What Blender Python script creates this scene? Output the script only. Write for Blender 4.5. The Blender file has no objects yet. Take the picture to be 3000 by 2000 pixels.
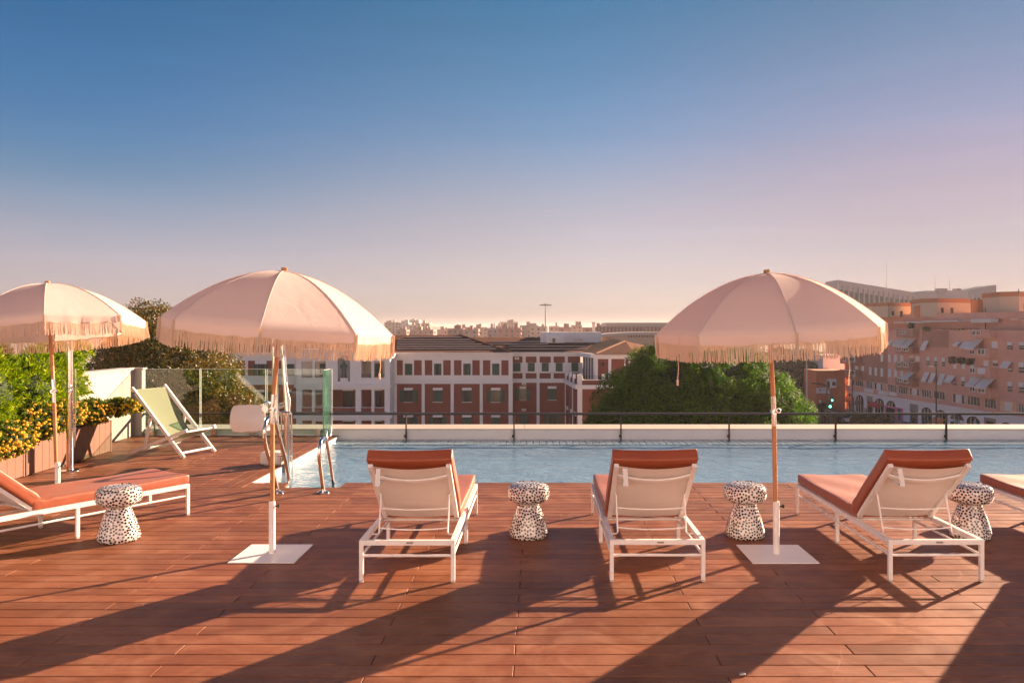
import bpy, bmesh, math, random
import numpy as np
from mathutils import Vector, Matrix, Euler

random.seed(7)
R_ = math.radians
scene = bpy.context.scene
COL = scene.collection

# ------------------------------------------------------------------ camera
EYE, FPX, CX, CY = 1.76, 2333.0, 1580.0, 961.0
cam_d = bpy.data.cameras.new('camera')
cam = bpy.data.objects.new('camera', cam_d)
COL.objects.link(cam)
cam.location = (0, 0, EYE)
cam.rotation_euler = (R_(90), 0, 0)
cam_d.sensor_width = 36.0
cam_d.lens = 36.0 * FPX / 3000.0
cam_d.shift_x = -(CX - 1500) / 3000.0
cam_d.shift_y = -(1000 - CY) / 3000.0
cam_d.clip_start = 0.05
cam_d.clip_end = 30000
scene.camera = cam

# ------------------------------------------------------------------ sky, sun, exposure
SUN_AZ = math.atan2(1.26, 1.0)          # clockwise from +Y
SUN_EL = R_(17.0)
sun_vec = Vector((math.sin(SUN_AZ) * math.cos(SUN_EL), math.cos(SUN_AZ) * math.cos(SUN_EL), math.sin(SUN_EL)))

world = bpy.data.worlds.new('World')
scene.world = world
world.use_nodes = True
wt = world.node_tree
wt.nodes.clear()
def wn(t, **k):
    n = wt.nodes.new(t)
    for a, b in k.items():
        setattr(n, a, b)
    return n
w_out = wn('ShaderNodeOutputWorld')
w_bg = wn('ShaderNodeBackground')
w_bg.inputs['Strength'].default_value = 0.0745   # doubles the halved sun tint
sky = wn('ShaderNodeTexSky', sky_type='NISHITA', sun_disc=False)
sky.sun_elevation = SUN_EL
sky.sun_rotation = SUN_AZ
sky.altitude = 20
sky.air_density = 1.0
sky.dust_density = 0.0
sky.ozone_density = 2.0
# evening haze: the sky is tinted by elevation (the same all the way round) and by the angle to the sun
w_geo = wn('ShaderNodeTexCoord')
w_sep = wn('ShaderNodeSeparateXYZ')
wt.links.new(w_geo.outputs['Generated'], w_sep.inputs[0])
w_ramp = wn('ShaderNodeValToRGB')
cr = w_ramp.color_ramp
cr.interpolation = 'CARDINAL'
cr.elements[0].position = 0.0
cr.elements[1].position = 0.6
SKY_STOPS = [(0.0, (0.22, 0.245, 0.44)), (0.03, (0.50, 0.415, 0.545)), (0.07, (0.755, 0.52, 0.565)), (0.15, (0.88, 0.59, 0.57)), (0.235, (0.57, 0.575, 0.63)), (0.37, (0.27, 0.52, 0.61)), (0.6, (0.25, 0.50, 0.60))]
while len(cr.elements) < len(SKY_STOPS):
    cr.elements.new(0.5)
for e, (p, c) in zip(cr.elements, SKY_STOPS):
    e.position = p
    e.color = (*c, 1)
wt.links.new(w_sep.outputs['Z'], w_ramp.inputs[0])
w_mul = wn('ShaderNodeMixRGB', blend_type='MULTIPLY')
w_mul.inputs[0].default_value = 1.0
wt.links.new(sky.outputs[0], w_mul.inputs[1])
wt.links.new(w_ramp.outputs[0], w_mul.inputs[2])
w_map = wn('ShaderNodeMapping')
w_map.inputs['Scale'].default_value = (1.6, 1.6, 26.0)
wt.links.new(w_geo.outputs['Generated'], w_map.inputs[0])
w_cl = wn('ShaderNodeTexNoise')
w_cl.inputs['Scale'].default_value = 1.3
w_cl.inputs['Detail'].default_value = 6.0
w_cl.inputs['Distortion'].default_value = 0.6
wt.links.new(w_map.outputs[0], w_cl.inputs['Vector'])
w_cm = wn('ShaderNodeMapRange')
w_cm.inputs['From Min'].default_value = 0.46
w_cm.inputs['From Max'].default_value = 0.72
w_cm.inputs['To Min'].default_value = 1.0
w_cm.inputs['To Max'].default_value = 1.045
wt.links.new(w_cl.outputs['Fac'], w_cm.inputs['Value'])
w_cs = wn('ShaderNodeVectorMath', operation='SCALE')
wt.links.new(w_mul.outputs[0], w_cs.inputs[0])
wt.links.new(w_cm.outputs[0], w_cs.inputs['Scale'])
w_dot = wn('ShaderNodeVectorMath', operation='DOT_PRODUCT')
wt.links.new(w_geo.outputs['Generated'], w_dot.inputs[0])
w_dot.inputs[1].default_value = sun_vec
w_dn = wn('ShaderNodeMapRange')
w_dn.inputs['From Min'].default_value = -1.0
wt.links.new(w_dot.outputs['Value'], w_dn.inputs['Value'])
def sun_ramp(stops):
    n = wn('ShaderNodeValToRGB')
    while len(n.color_ramp.elements) < len(stops):
        n.color_ramp.elements.new(0.5)
    for e, (p, c) in zip(n.color_ramp.elements, stops):
        e.position = (p + 1) / 2
        e.color = (*[x * 0.5 for x in c], 1)      # halved so that values above one survive the ramp
    n.color_ramp.interpolation = 'EASE'
    wt.links.new(w_dn.outputs[0], n.inputs[0])
    return n
g_high = sun_ramp([(-0.5, (1.0, 1.0, 1.0)), (0.17, (0.48, 0.87, 1.10)), (0.64, (1.0, 1.0, 1.0)), (0.94, (1.55, 0.90, 0.79))])
g_low = sun_ramp([(0.17, (1.08, 1.10, 1.20)), (0.64, (1.0, 1.0, 1.0)), (0.94, (0.74, 0.71, 0.71))])
def el_range(lo, hi):
    n = wn('ShaderNodeMapRange', interpolation_type='SMOOTHSTEP')
    n.inputs['From Min'].default_value = lo
    n.inputs['From Max'].default_value = hi
    wt.links.new(w_sep.outputs['Z'], n.inputs['Value'])
    return n
w_ea, w_es = el_range(0.05, 0.21), el_range(0.08, 0.33)
w_ds = wn('ShaderNodeMapRange', interpolation_type='SMOOTHSTEP')
w_ds.inputs['From Min'].default_value = 0.25
w_ds.inputs['From Max'].default_value = 0.90
wt.links.new(w_dot.outputs['Value'], w_ds.inputs['Value'])
w_el = wn('ShaderNodeMix')
wt.links.new(w_ds.outputs[0], w_el.inputs[0])
wt.links.new(w_ea.outputs[0], w_el.inputs[2])
wt.links.new(w_es.outputs[0], w_el.inputs[3])
w_gm = wn('ShaderNodeMixRGB')
wt.links.new(w_el.outputs[0], w_gm.inputs[0])
wt.links.new(g_low.outputs[0], w_gm.inputs[1])
wt.links.new(g_high.outputs[0], w_gm.inputs[2])
w_glow = wn('ShaderNodeVectorMath', operation='MULTIPLY')
wt.links.new(w_cs.outputs[0], w_glow.inputs[0])
wt.links.new(w_gm.outputs[0], w_glow.inputs[1])
wt.links.new(w_glow.outputs[0], w_bg.inputs['Color'])
wt.links.new(w_bg.outputs[0], w_out.inputs['Surface'])

sun_d = bpy.data.lights.new('sun', 'SUN')
sun_d.energy = 5.0
sun_d.angle = R_(0.55)
sun_d.color = (1.0, 0.70, 0.47)
sun_o = bpy.data.objects.new('sun', sun_d)
COL.objects.link(sun_o)
sun_o.rotation_euler = (-sun_vec).to_track_quat('-Z', 'Y').to_euler()
sun_o.location = (20, 16, 12)

vs = scene.view_settings
vs.view_transform = 'Standard'
vs.look = 'None'
vs.gamma = 1.0
vs.use_curve_mapping = False
vs.exposure = 2.03
scene.render.film_transparent = False
scene.cycles.max_bounces = 7
scene.cycles.diffuse_bounces = 3
scene.cycles.glossy_bounces = 3
scene.cycles.transmission_bounces = 3
scene.cycles.volume_bounces = 0
scene.cycles.transparent_max_bounces = 12
scene.cycles.caustics_reflective = False
scene.cycles.caustics_refractive = False
scene.cycles.use_denoising = True
scene.cycles.use_adaptive_sampling = True
scene.cycles.adaptive_threshold = 0.015

# ------------------------------------------------------------------ helpers
def P(px, py, Y):
    """the place at distance Y that lies on the sight line of photo position (px, py)"""
    return Vector(((px - CX) / FPX * Y, Y, EYE - (py - CY) / FPX * Y))

class MB:
    def __init__(s):
        s.v, s.f = [], []
    def add(s, vs_, fs_):
        o = len(s.v)
        s.v.extend(tuple(p) for p in vs_)
        s.f.extend(tuple(i + o for i in f) for f in fs_)
        return s
    def box(s, x0, x1, y0, y1, z0, z1):
        if x0 > x1: x0, x1 = x1, x0
        if y0 > y1: y0, y1 = y1, y0
        if z0 > z1: z0, z1 = z1, z0
        return s.add([(x0, y0, z0), (x1, y0, z0), (x1, y1, z0), (x0, y1, z0), (x0, y0, z1), (x1, y0, z1), (x1, y1, z1), (x0, y1, z1)],
                     [(0, 3, 2, 1), (4, 5, 6, 7), (0, 1, 5, 4), (1, 2, 6, 5), (2, 3, 7, 6), (3, 0, 4, 7)])
    def hexa(s, b, t):
        """b, t: four points each, counter-clockwise seen from above"""
        return s.add(list(b) + list(t), [(0, 3, 2, 1), (4, 5, 6, 7), (0, 1, 5, 4), (1, 2, 6, 5), (2, 3, 7, 6), (3, 0, 4, 7)])
    def bar(s, a, b, w, h, up=(0, 0, 1)):
        """rectangular bar from a to b, w across, h along up"""
        a, b = Vector(a), Vector(b)
        d = (b - a).normalized()
        u = Vector(up)
        if abs(d.dot(u)) > 0.98:
            u = Vector((0, 1, 0))
        r = d.cross(u).normalized() * (w / 2)
        u = r.cross(d).normalized() * (h / 2)
        return s.hexa([a - r - u, a + r - u, b + r - u, b - r - u], [a - r + u, a + r + u, b + r + u, b - r + u])
    def tube(s, pts, r, n=10, cap=True):
        pts = [Vector(p) for p in pts]
        m = len(pts)
        rad = r if isinstance(r, (list, tuple)) else [r] * m
        ts = []
        for i in range(m):
            t = (pts[min(i + 1, m - 1)] - pts[max(i - 1, 0)])
            ts.append(t.normalized() if t.length > 1e-9 else Vector((0, 0, 1)))
        a = Vector((1, 0, 0)) if abs(ts[0].x) < 0.9 else Vector((0, 1, 0))
        nrm = (a - ts[0] * a.dot(ts[0])).normalized()
        vs_, fs_ = [], []
        for i in range(m):
            nrm = (nrm - ts[i] * nrm.dot(ts[i]))
            nrm = nrm.normalized() if nrm.length > 1e-9 else Vector((0, 0, 1))
            bi = ts[i].cross(nrm)
            for k in range(n):
                q = 2 * math.pi * k / n
                vs_.append(pts[i] + (nrm * math.cos(q) + bi * math.sin(q)) * rad[i])
        for i in range(m - 1):
            for k in range(n):
                k2 = (k + 1) % n
                fs_.append((i * n + k, i * n + k2, (i + 1) * n + k2, (i + 1) * n + k))
        if cap:
            fs_.append(tuple(range(n - 1, -1, -1)))
            fs_.append(tuple((m - 1) * n + k for k in range(n)))
        return s.add(vs_, fs_)
    def lathe(s, prof, n=32, c=(0, 0, 0)):
        vs_, fs_ = [], []
        for r, z in prof:
            for k in range(n):
                q = 2 * math.pi * k / n
                vs_.append((c[0] + r * math.cos(q), c[1] + r * math.sin(q), c[2] + z))
        for i in range(len(prof) - 1):
            for k in range(n):
                k2 = (k + 1) % n
                fs_.append((i * n + k, i * n + k2, (i + 1) * n + k2, (i + 1) * n + k))
        if prof[0][0] > 1e-6: fs_.append(tuple(range(n - 1, -1, -1)))
        if prof[-1][0] > 1e-6: fs_.append(tuple((len(prof) - 1) * n + k for k in range(n)))
        return s.add(vs_, fs_)
    def rbox(s, half, r, n=(6, 6, 3), fn=None):
        """box with rounded edges on a grid, optional deformation fn(Vector)->Vector"""
        def axis(h, k):
            inner = [(-h + r) + (2 * (h - r)) * i / k for i in range(k + 1)]
            return [-h, -h + 0.29 * r] + inner + [h - 0.29 * r, h]
        ax = [axis(half[i], n[i]) for i in range(3)]
        idx, vs_, fs_ = {}, [], []
        def vid(i, j, k):
            key = (i, j, k)
            if key not in idx:
                p = Vector((ax[0][i], ax[1][j], ax[2][k]))
                q = Vector([max(-half[a] + r, min(half[a] - r, p[a])) for a in range(3)])
                d = p - q
                if d.length > 1e-9:
                    p = q + d.normalized() * r
                if fn: p = fn(p)
                idx[key] = len(vs_)
                vs_.append(p)
            return idx[key]
        N = [len(a) - 1 for a in ax]
        for i in range(N[0]):
            for j in range(N[1]):
                fs_.append((vid(i, j, 0), vid(i, j + 1, 0), vid(i + 1, j + 1, 0), vid(i + 1, j, 0)))
                fs_.append((vid(i, j, N[2]), vid(i + 1, j, N[2]), vid(i + 1, j + 1, N[2]), vid(i, j + 1, N[2])))
        for i in range(N[0]):
            for k in range(N[2]):
                fs_.append((vid(i, 0, k), vid(i + 1, 0, k), vid(i + 1, 0, k + 1), vid(i, 0, k + 1)))
                fs_.append((vid(i, N[1], k), vid(i, N[1], k + 1), vid(i + 1, N[1], k + 1), vid(i + 1, N[1], k)))
        for j in range(N[1]):
            for k in range(N[2]):
                fs_.append((vid(0, j, k), vid(0, j, k + 1), vid(0, j + 1, k + 1), vid(0, j + 1, k)))
                fs_.append((vid(N[0], j, k), vid(N[0], j + 1, k), vid(N[0], j + 1, k + 1), vid(N[0], j, k + 1)))
        return s.add(vs_, fs_)
    def xf(s, M):
        s.v = [tuple(M @ Vector(p)) for p in s.v]
        return s
    def mesh(s, name, m, smooth=False):
        me = bpy.data.meshes.new(name)
        me.from_pydata(s.v, [], s.f)
        me.materials.append(m)
        if smooth:
            me.polygons.foreach_set('use_smooth', [True] * len(me.polygons))
            me.set_sharp_from_angle(angle=R_(38))
        me.update()
        return me
    def build(s, name, m, parent=None, smooth=False):
        o = bpy.data.objects.new(name, s.mesh(name, m, smooth))
        COL.objects.link(o)
        if parent is not None: o.parent = parent
        return o

def inst(name, me, parent=None, loc=(0, 0, 0), rot=None):
    o = bpy.data.objects.new(name, me)
    COL.objects.link(o)
    o.location = loc
    if rot: o.rotation_euler = rot
    if parent is not None: o.parent = parent
    return o

def tag(o, label=None, cat=None, group=None, kind=None):
    if label: o['label'] = label
    if cat: o['category'] = cat
    if group: o['group'] = group
    if kind: o['kind'] = kind
    return o

def empty(name, loc=(0, 0, 0), rz=0.0, label=None, cat=None, group=None):
    o = bpy.data.objects.new(name, None)
    COL.objects.link(o)
    o.empty_display_size = 0.2
    o.location = loc
    o.rotation_euler = (0, 0, rz)
    return tag(o, label, cat, group)

KIDS = {}
def children(o):
    return [c for c in COL.objects if c.parent == o]
def copy_tree(o, parent=None, pool=None):
    if pool is None: pool = list(COL.objects)
    c = o.copy()
    COL.objects.link(c)
    c.parent = parent
    for ch in pool:
        if ch.parent == o:
            copy_tree(ch, c, pool)
    return c

def numesh(name, verts, faces, m, parent=None, smooth=False):
    """fast mesh from numpy: verts (N,3), faces (M,k)"""
    me = bpy.data.meshes.new(name)
    verts = np.ascontiguousarray(verts, dtype=np.float32)
    faces = np.ascontiguousarray(faces, dtype=np.int32)
    k = faces.shape[1]
    me.vertices.add(len(verts)); me.vertices.foreach_set('co', verts.ravel())
    me.loops.add(faces.size); me.loops.foreach_set('vertex_index', faces.ravel())
    me.polygons.add(len(faces))
    me.polygons.foreach_set('loop_start', np.arange(0, faces.size, k, dtype=np.int32))
    me.polygons.foreach_set('loop_total', np.full(len(faces), k, dtype=np.int32))
    if smooth: me.polygons.foreach_set('use_smooth', np.ones(len(faces), dtype=bool))
    me.update(calc_edges=True)
    me.materials.append(m)
    o = bpy.data.objects.new(name, me)
    COL.objects.link(o)
    if parent is not None: o.parent = parent
    return o

def leaf_mesh(rng, pos, nrm, L, W, droop=0.0, spread=0.9, fold=0.25, lie=0.0):
    """pos, nrm (N,3): one folded four-cornered leaf at every place, pointing about along nrm"""
    n = len(pos)
    d = nrm + rng.normal(0, spread, (n, 3))
    d[:, 2] -= droop
    d /= np.linalg.norm(d, axis=1, keepdims=True) + 1e-9
    a = rng.normal(0, 1, (n, 3))
    if lie > 0:          # share of leaves that lie along the clump's surface instead of pointing out of it
        pick = rng.random(n) < lie
        t = np.cross(nrm, a); t /= np.linalg.norm(t, axis=1, keepdims=True) + 1e-9
        t[:, 2] -= 0.25
        t += nrm * rng.normal(0.12, 0.22, (n, 1))
        t /= np.linalg.norm(t, axis=1, keepdims=True) + 1e-9
        d[pick] = t[pick]
        a[pick] = nrm[pick] + rng.normal(0, 0.22, (int(pick.sum()), 3))
    s = np.cross(d, a); s /= np.linalg.norm(s, axis=1, keepdims=True) + 1e-9
    u = np.cross(s, d)
    l = (L * rng.uniform(0.65, 1.25, n))[:, None]
    w = (W * rng.uniform(0.7, 1.2, n))[:, None] * 0.5
    v = np.empty((n, 4, 3))
    v[:, 0] = pos
    v[:, 1] = pos + d * l * 0.5 + s * w + u * w * fold
    v[:, 2] = pos + d * l
    v[:, 3] = pos + d * l * 0.5 - s * w + u * w * fold
    i = np.arange(n)[:, None] * 4
    f = np.concatenate([i + np.array([[0, 1, 2]]), i + np.array([[0, 2, 3]])], axis=1).reshape(-1, 3)
    return v.reshape(-1, 3), f

# ------------------------------------------------------------------ materials
def newmat(name):
    m = bpy.data.materials.new(name)
    m.use_nodes = True
    nt = m.node_tree
    return m, nt, nt.nodes['Principled BSDF']

def node(nt, t, ins=None, **k):
    n = nt.nodes.new(t)
    for a, b in k.items(): setattr(n, a, b)
    for a, b in (ins or {}).items():
        if isinstance(b, bpy.types.NodeSocket): nt.links.new(b, n.inputs[a])
        else: n.inputs[a].default_value = b
    return n

def mix(nt, fac, a, b, blend='MIX'):
    n = nt.nodes.new('ShaderNodeMixRGB')
    n.blend_type = blend
    for i, x in enumerate((fac, a, b)):
        if isinstance(x, bpy.types.NodeSocket): nt.links.new(x, n.inputs[i])
        elif i == 0: n.inputs[0].default_value = x
        else: n.inputs[i].default_value = (*x, 1) if len(x) == 3 else x
    return n.outputs[0]

def ramp(nt, fac, stops):
    n = nt.nodes.new('ShaderNodeValToRGB')
    while len(n.color_ramp.elements) < len(stops): n.color_ramp.elements.new(0.5)
    for e, (p, c) in zip(n.color_ramp.elements, stops):
        e.position = p
        e.color = (c, c, c, 1) if not hasattr(c, '__len__') else (*c, 1)
    nt.links.new(fac, n.inputs[0])
    return n.outputs[0]

def plain(name, col, rough=0.5, metal=0.0, var=0.12, scale=6.0, bump=0.0, bscale=60.0, spec=0.5, obj=True, coat=0.0):
    """one colour with uneven wear and, if asked, fine relief"""
    m, nt, b = newmat(name)
    tc = node(nt, 'ShaderNodeTexCoord')
    n = node(nt, 'ShaderNodeTexNoise', {'Vector': tc.outputs['Object'], 'Scale': scale, 'Detail': 6.0, 'Roughness': 0.62})
    lo = tuple(c * (1 - var) for c in col); hi = tuple(min(1, c * (1 + var)) for c in col)
    c = mix(nt, n.outputs[0], lo, hi)
    nt.links.new(c, b.inputs['Base Color'])
    r = node(nt, 'ShaderNodeMapRange', {'Value': n.outputs[0], 'To Min': max(0, rough - 0.08), 'To Max': min(1, rough + 0.08)})
    nt.links.new(r.outputs[0], b.inputs['Roughness'])
    b.inputs['Metallic'].default_value = metal
    b.inputs['Specular IOR Level'].default_value = spec
    b.inputs['Coat Weight'].default_value = coat
    if bump:
        n2 = node(nt, 'ShaderNodeTexNoise', {'Vector': tc.outputs['Object'], 'Scale': bscale, 'Detail': 4.0})
        bp = node(nt, 'ShaderNodeBump', {'Height': n2.outputs[0], 'Strength': bump, 'Distance': 0.01})
        nt.links.new(bp.outputs[0], b.inputs['Normal'])
    return m

def mat_deck():
    m, nt, b = newmat('deck_wood')
    geo = node(nt, 'ShaderNodeNewGeometry')
    oi = node(nt, 'ShaderNodeObjectInfo')
    off = node(nt, 'ShaderNodeVectorMath', {0: geo.outputs['Position']}, operation='ADD')
    cmb = node(nt, 'ShaderNodeCombineXYZ')
    mm = node(nt, 'ShaderNodeMath', {0: oi.outputs['Random'], 1: 37.0}, operation='MULTIPLY')
    nt.links.new(mm.outputs[0], cmb.inputs['Z']); nt.links.new(mm.outputs[0], cmb.inputs['X'])
    nt.links.new(cmb.outputs[0], off.inputs[1])
    st = node(nt, 'ShaderNodeMapping', {'Vector': off.outputs[0], 'Scale': (1.6, 22.0, 1.0)})
    grain = node(nt, 'ShaderNodeTexNoise', {'Vector': st.outputs[0], 'Scale': 2.4, 'Detail': 9.0, 'Roughness': 0.68, 'Distortion': 0.6})
    st2 = node(nt, 'ShaderNodeMapping', {'Vector': off.outputs[0], 'Scale': (3.0, 70.0, 1.0)})
    fine = node(nt, 'ShaderNodeTexNoise', {'Vector': st2.outputs[0], 'Scale': 3.0, 'Detail': 6.0, 'Roughness': 0.7})
    blot = node(nt, 'ShaderNodeTexNoise', {'Vector': geo.outputs['Position'], 'Scale': 2.6, 'Detail': 7.0, 'Roughness': 0.66, 'Distortion': 1.2})
    c = mix(nt, ramp(nt, grain.outputs[0], [(0.30, 0.0), (0.72, 1.0)]), (0.182, 0.056, 0.023), (0.290, 0.102, 0.042))
    c = mix(nt, ramp(nt, fine.outputs[0], [(0.36, 0.72), (0.62, 0.0)]), c, (0.090, 0.030, 0.015))
    c = mix(nt, ramp(nt, blot.outputs[0], [(0.44, 0.0), (0.72, 0.75)]), c, (0.33, 0.150, 0.088))
    # board to board difference
    hs = node(nt, 'ShaderNodeHueSaturation', {'Color': c})
    v = node(nt, 'ShaderNodeMapRange', {'Value': oi.outputs['Random'], 'To Min': 0.80, 'To Max': 1.20})
    nt.links.new(v.outputs[0], hs.inputs['Value'])
    c = hs.outputs[0]
    # pale scuffs: thin wandering lines and short scratches
    w1 = node(nt, 'ShaderNodeTexNoise', {'Vector': geo.outputs['Position'], 'Scale': 1.1, 'Detail': 2.0})
    d1 = mix(nt, 0.55, geo.outputs['Position'], w1.outputs['Color'])
    vo = node(nt, 'ShaderNodeTexVoronoi', {'Vector': d1, 'Scale': 1.9}, feature='DISTANCE_TO_EDGE')
    line = ramp(nt, vo.outputs['Distance'], [(0.0, 1.0), (0.006, 0.0)])
    gate = node(nt, 'ShaderNodeTexNoise', {'Vector': geo.outputs['Position'], 'Scale': 1.7, 'Detail': 3.0})
    g = ramp(nt, gate.outputs[0], [(0.50, 0.0), (0.68, 0.38)])
    lm = mix(nt, 1.0, line, g, 'MULTIPLY')
    c = mix(nt, lm, c, (0.48, 0.24, 0.16))
    mp = node(nt, 'ShaderNodeMapping', {'Vector': geo.outputs['Position'], 'Rotation': (0, 0, 0.7), 'Scale': (6.0, 55.0, 1.0)})
    sc = node(nt, 'ShaderNodeTexNoise', {'Vector': mp.outputs[0], 'Scale': 1.6, 'Detail': 3.0, 'Distortion': 0.8})
    s2 = ramp(nt, sc.outputs[0], [(0.735, 0.0), (0.76, 0.5)])
    c = mix(nt, s2, c, (0.60, 0.33, 0.24))
    nt.links.new(c, b.inputs['Base Color'])
    rr = ramp(nt, blot.outputs[0], [(0.3, 0.42), (0.75, 0.60)])
    nt.links.new(rr, b.inputs['Roughness'])
    b.inputs['Specular IOR Level'].default_value = 0.26
    bp = node(nt, 'ShaderNodeBump', {'Height': fine.outputs[0], 'Strength': 0.22, 'Distance': 0.004})
    nt.links.new(bp.outputs[0], b.inputs['Normal'])
    return m

def mat_fabric(name, col, trans=0.0, weave=420.0, var=0.10, rough=0.9, bump=0.25, tcol=None, big=0.0, sheen=0.15, spec=0.2):
    m, nt, b = newmat(name)
    tc = node(nt, 'ShaderNodeTexCoord')
    n = node(nt, 'ShaderNodeTexNoise', {'Vector': tc.outputs['Object'], 'Scale': 9.0, 'Detail': 8.0, 'Roughness': 0.7})
    c = mix(nt, n.outputs[0], tuple(x * (1 - var) for x in col), tuple(min(1, x * (1 + var)) for x in col))
    wv = node(nt, 'ShaderNodeTexNoise', {'Vector': tc.outputs['Object'], 'Scale': weave, 'Detail': 2.0})
    c = mix(nt, ramp(nt, wv.outputs[0], [(0.35, 0.0), (0.65, 0.16)]), c, tuple(x * 0.6 for x in col))
    nt.links.new(c, b.inputs['Base Color'])
    b.inputs['Roughness'].default_value = rough
    b.inputs['Specular IOR Level'].default_value = spec
    b.inputs['Sheen Weight'].default_value = sheen
    b.inputs['Sheen Roughness'].default_value = 0.35
    b.inputs['Sheen Tint'].default_value = (1.0, 0.86, 0.78, 1)
    h = wv.outputs[0]
    bp = node(nt, 'ShaderNodeBump', {'Height': h, 'Strength': bump, 'Distance': 0.002})
    last = bp
    if big:
        n3 = node(nt, 'ShaderNodeTexNoise', {'Vector': tc.outputs['Object'], 'Scale': 7.0, 'Detail': 4.0, 'Distortion': 0.7})
        last = node(nt, 'ShaderNodeBump', {'Height': n3.outputs[0], 'Strength': big, 'Distance': 0.03, 'Normal': bp.outputs[0]})
    nt.links.new(last.outputs[0], b.inputs['Normal'])
    if trans:
        out = nt.nodes['Material Output']
        t = node(nt, 'ShaderNodeBsdfTranslucent', {'Normal': last.outputs[0]})
        if tcol: t.inputs['Color'].default_value = (*tcol, 1)
        else: nt.links.new(c, t.inputs['Color'])
        ms = node(nt, 'ShaderNodeMixShader', {0: trans, 1: b.outputs[0], 2: t.outputs[0]})
        nt.links.new(ms.outputs[0], out.inputs['Surface'])
    return m

def mat_leaf(name, c1, c2, c3=None, trans=0.35, rough=0.5, nscale=0.6, spec=0.4, tboost=1.3):
    m, nt, b = newmat(name)
    geo = node(nt, 'ShaderNodeNewGeometry')
    n = node(nt, 'ShaderNodeTexNoise', {'Vector': geo.outputs['Position'], 'Scale': nscale, 'Detail': 5.0})
    f = node(nt, 'ShaderNodeMath', {0: geo.outputs['Random Per Island'], 1: n.outputs[0]}, operation='ADD')
    f2 = node(nt, 'ShaderNodeMath', {0: f.outputs[0], 1: 0.5}, operation='MULTIPLY')
    c = mix(nt, ramp(nt, f2.outputs[0], [(0.28, 0.0), (0.75, 1.0)]), c1, c2)
    if c3:
        n2 = node(nt, 'ShaderNodeTexNoise', {'Vector': geo.outputs['Position'], 'Scale': nscale * 2.3, 'Detail': 3.0})
        g = node(nt, 'ShaderNodeMath', {0: geo.outputs['Random Per Island'], 1: n2.outputs[0]}, operation='MULTIPLY')
        c = mix(nt, ramp(nt, g.outputs[0], [(0.34, 0.0), (0.46, 1.0)]), c, c3)
    nt.links.new(c, b.inputs['Base Color'])
    b.inputs['Roughness'].default_value = rough
    b.inputs['Specular IOR Level'].default_value = spec
    out = nt.nodes['Material Output']
    tc = node(nt, 'ShaderNodeHueSaturation', {'Color': c, 'Value': tboost, 'Saturation': 1.3})
    t = node(nt, 'ShaderNodeBsdfTranslucent', {'Color': tc.outputs[0]})
    ms = node(nt, 'ShaderNodeMixShader', {0: trans, 1: b.outputs[0], 2: t.outputs[0]})
    nt.links.new(ms.outputs[0], out.inputs['Surface'])
    return m

def mat_brick(name, c1, c2, mortar, scale=4.0, rough=0.85, bump=0.3):
    m, nt, b = newmat(name)
    tc = node(nt, 'ShaderNodeNewGeometry')
    mp = node(nt, 'ShaderNodeMapping', {'Vector': tc.outputs['Position'], 'Rotation': (R_(90), 0, 0)})
    br = node(nt, 'ShaderNodeTexBrick', {'Vector': mp.outputs[0], 'Color1': (*c1, 1), 'Color2': (*c2, 1), 'Mortar': (*mortar, 1), 'Scale': scale, 'Mortar Size': 0.02})
    n = node(nt, 'ShaderNodeTexNoise', {'Vector': tc.outputs['Position'], 'Scale': 0.5, 'Detail': 8.0, 'Roughness': 0.7})
    c = mix(nt, ramp(nt, n.outputs[0], [(0.3, 0.35), (0.7, 0.0)]), br.outputs['Color'], tuple(x * 0.6 for x in c1))
    nt.links.new(c, b.inputs['Base Color'])
    b.inputs['Roughness'].default_value = rough
    bp = node(nt, 'ShaderNodeBump', {'Height': br.outputs['Fac'], 'Strength': bump, 'Distance': -0.02})
    nt.links.new(bp.outputs[0], b.inputs['Normal'])
    return m

def mat_tiles(name, c1, c2, pitch=0.28):
    """rows of rounded roof tiles running up the slope"""
    m, nt, b = newmat(name)
    tc = node(nt, 'ShaderNodeNewGeometry')
    n = node(nt, 'ShaderNodeTexNoise', {'Vector': tc.outputs['Position'], 'Scale': 2.2, 'Detail': 6.0, 'Roughness': 0.75})
    c = mix(nt, n.outputs[0], c1, c2)
    sp = node(nt, 'ShaderNodeSeparateXYZ', {0: tc.outputs['Position']})
    sx = node(nt, 'ShaderNodeMath', {0: sp.outputs['X'], 1: 2 * math.pi / pitch}, operation='MULTIPLY')
    wx = node(nt, 'ShaderNodeMath', {0: sx.outputs[0]}, operation='SINE')
    ax = node(nt, 'ShaderNodeMath', {0: wx.outputs[0]}, operation='ABSOLUTE')
    sy = node(nt, 'ShaderNodeMath', {0: sp.outputs['Z'], 1: 1 / 0.14}, operation='MULTIPLY')
    fy = node(nt, 'ShaderNodeMath', {0: sy.outputs[0]}, operation='FRACT')
    h = node(nt, 'ShaderNodeMath', {0: ax.outputs[0], 1: fy.outputs[0]}, operation='SUBTRACT')
    c = mix(nt, ramp(nt, ax.outputs[0], [(0.0, 0.70), (0.6, 0.0)]), c, tuple(x * 0.25 for x in c1))  # shade between tile rows painted into the colour
    nt.links.new(c, b.inputs['Base Color'])
    b.inputs['Roughness'].default_value = 0.9
    b.inputs['Specular IOR Level'].default_value = 0.1
    bp = node(nt, 'ShaderNodeBump', {'Height': h.outputs[0], 'Strength': 0.8, 'Distance': 0.12})
    nt.links.new(bp.outputs[0], b.inputs['Normal'])
    return m

def two_sided_ior(nt, ior):
    """the same mirror share from both sides of a sheet (no total reflection from behind)"""
    g = node(nt, 'ShaderNodeNewGeometry')
    r = node(nt, 'ShaderNodeMapRange', {'Value': g.outputs['Backfacing'], 'To Min': ior, 'To Max': 1.0 / ior})
    return r.outputs[0]

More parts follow.
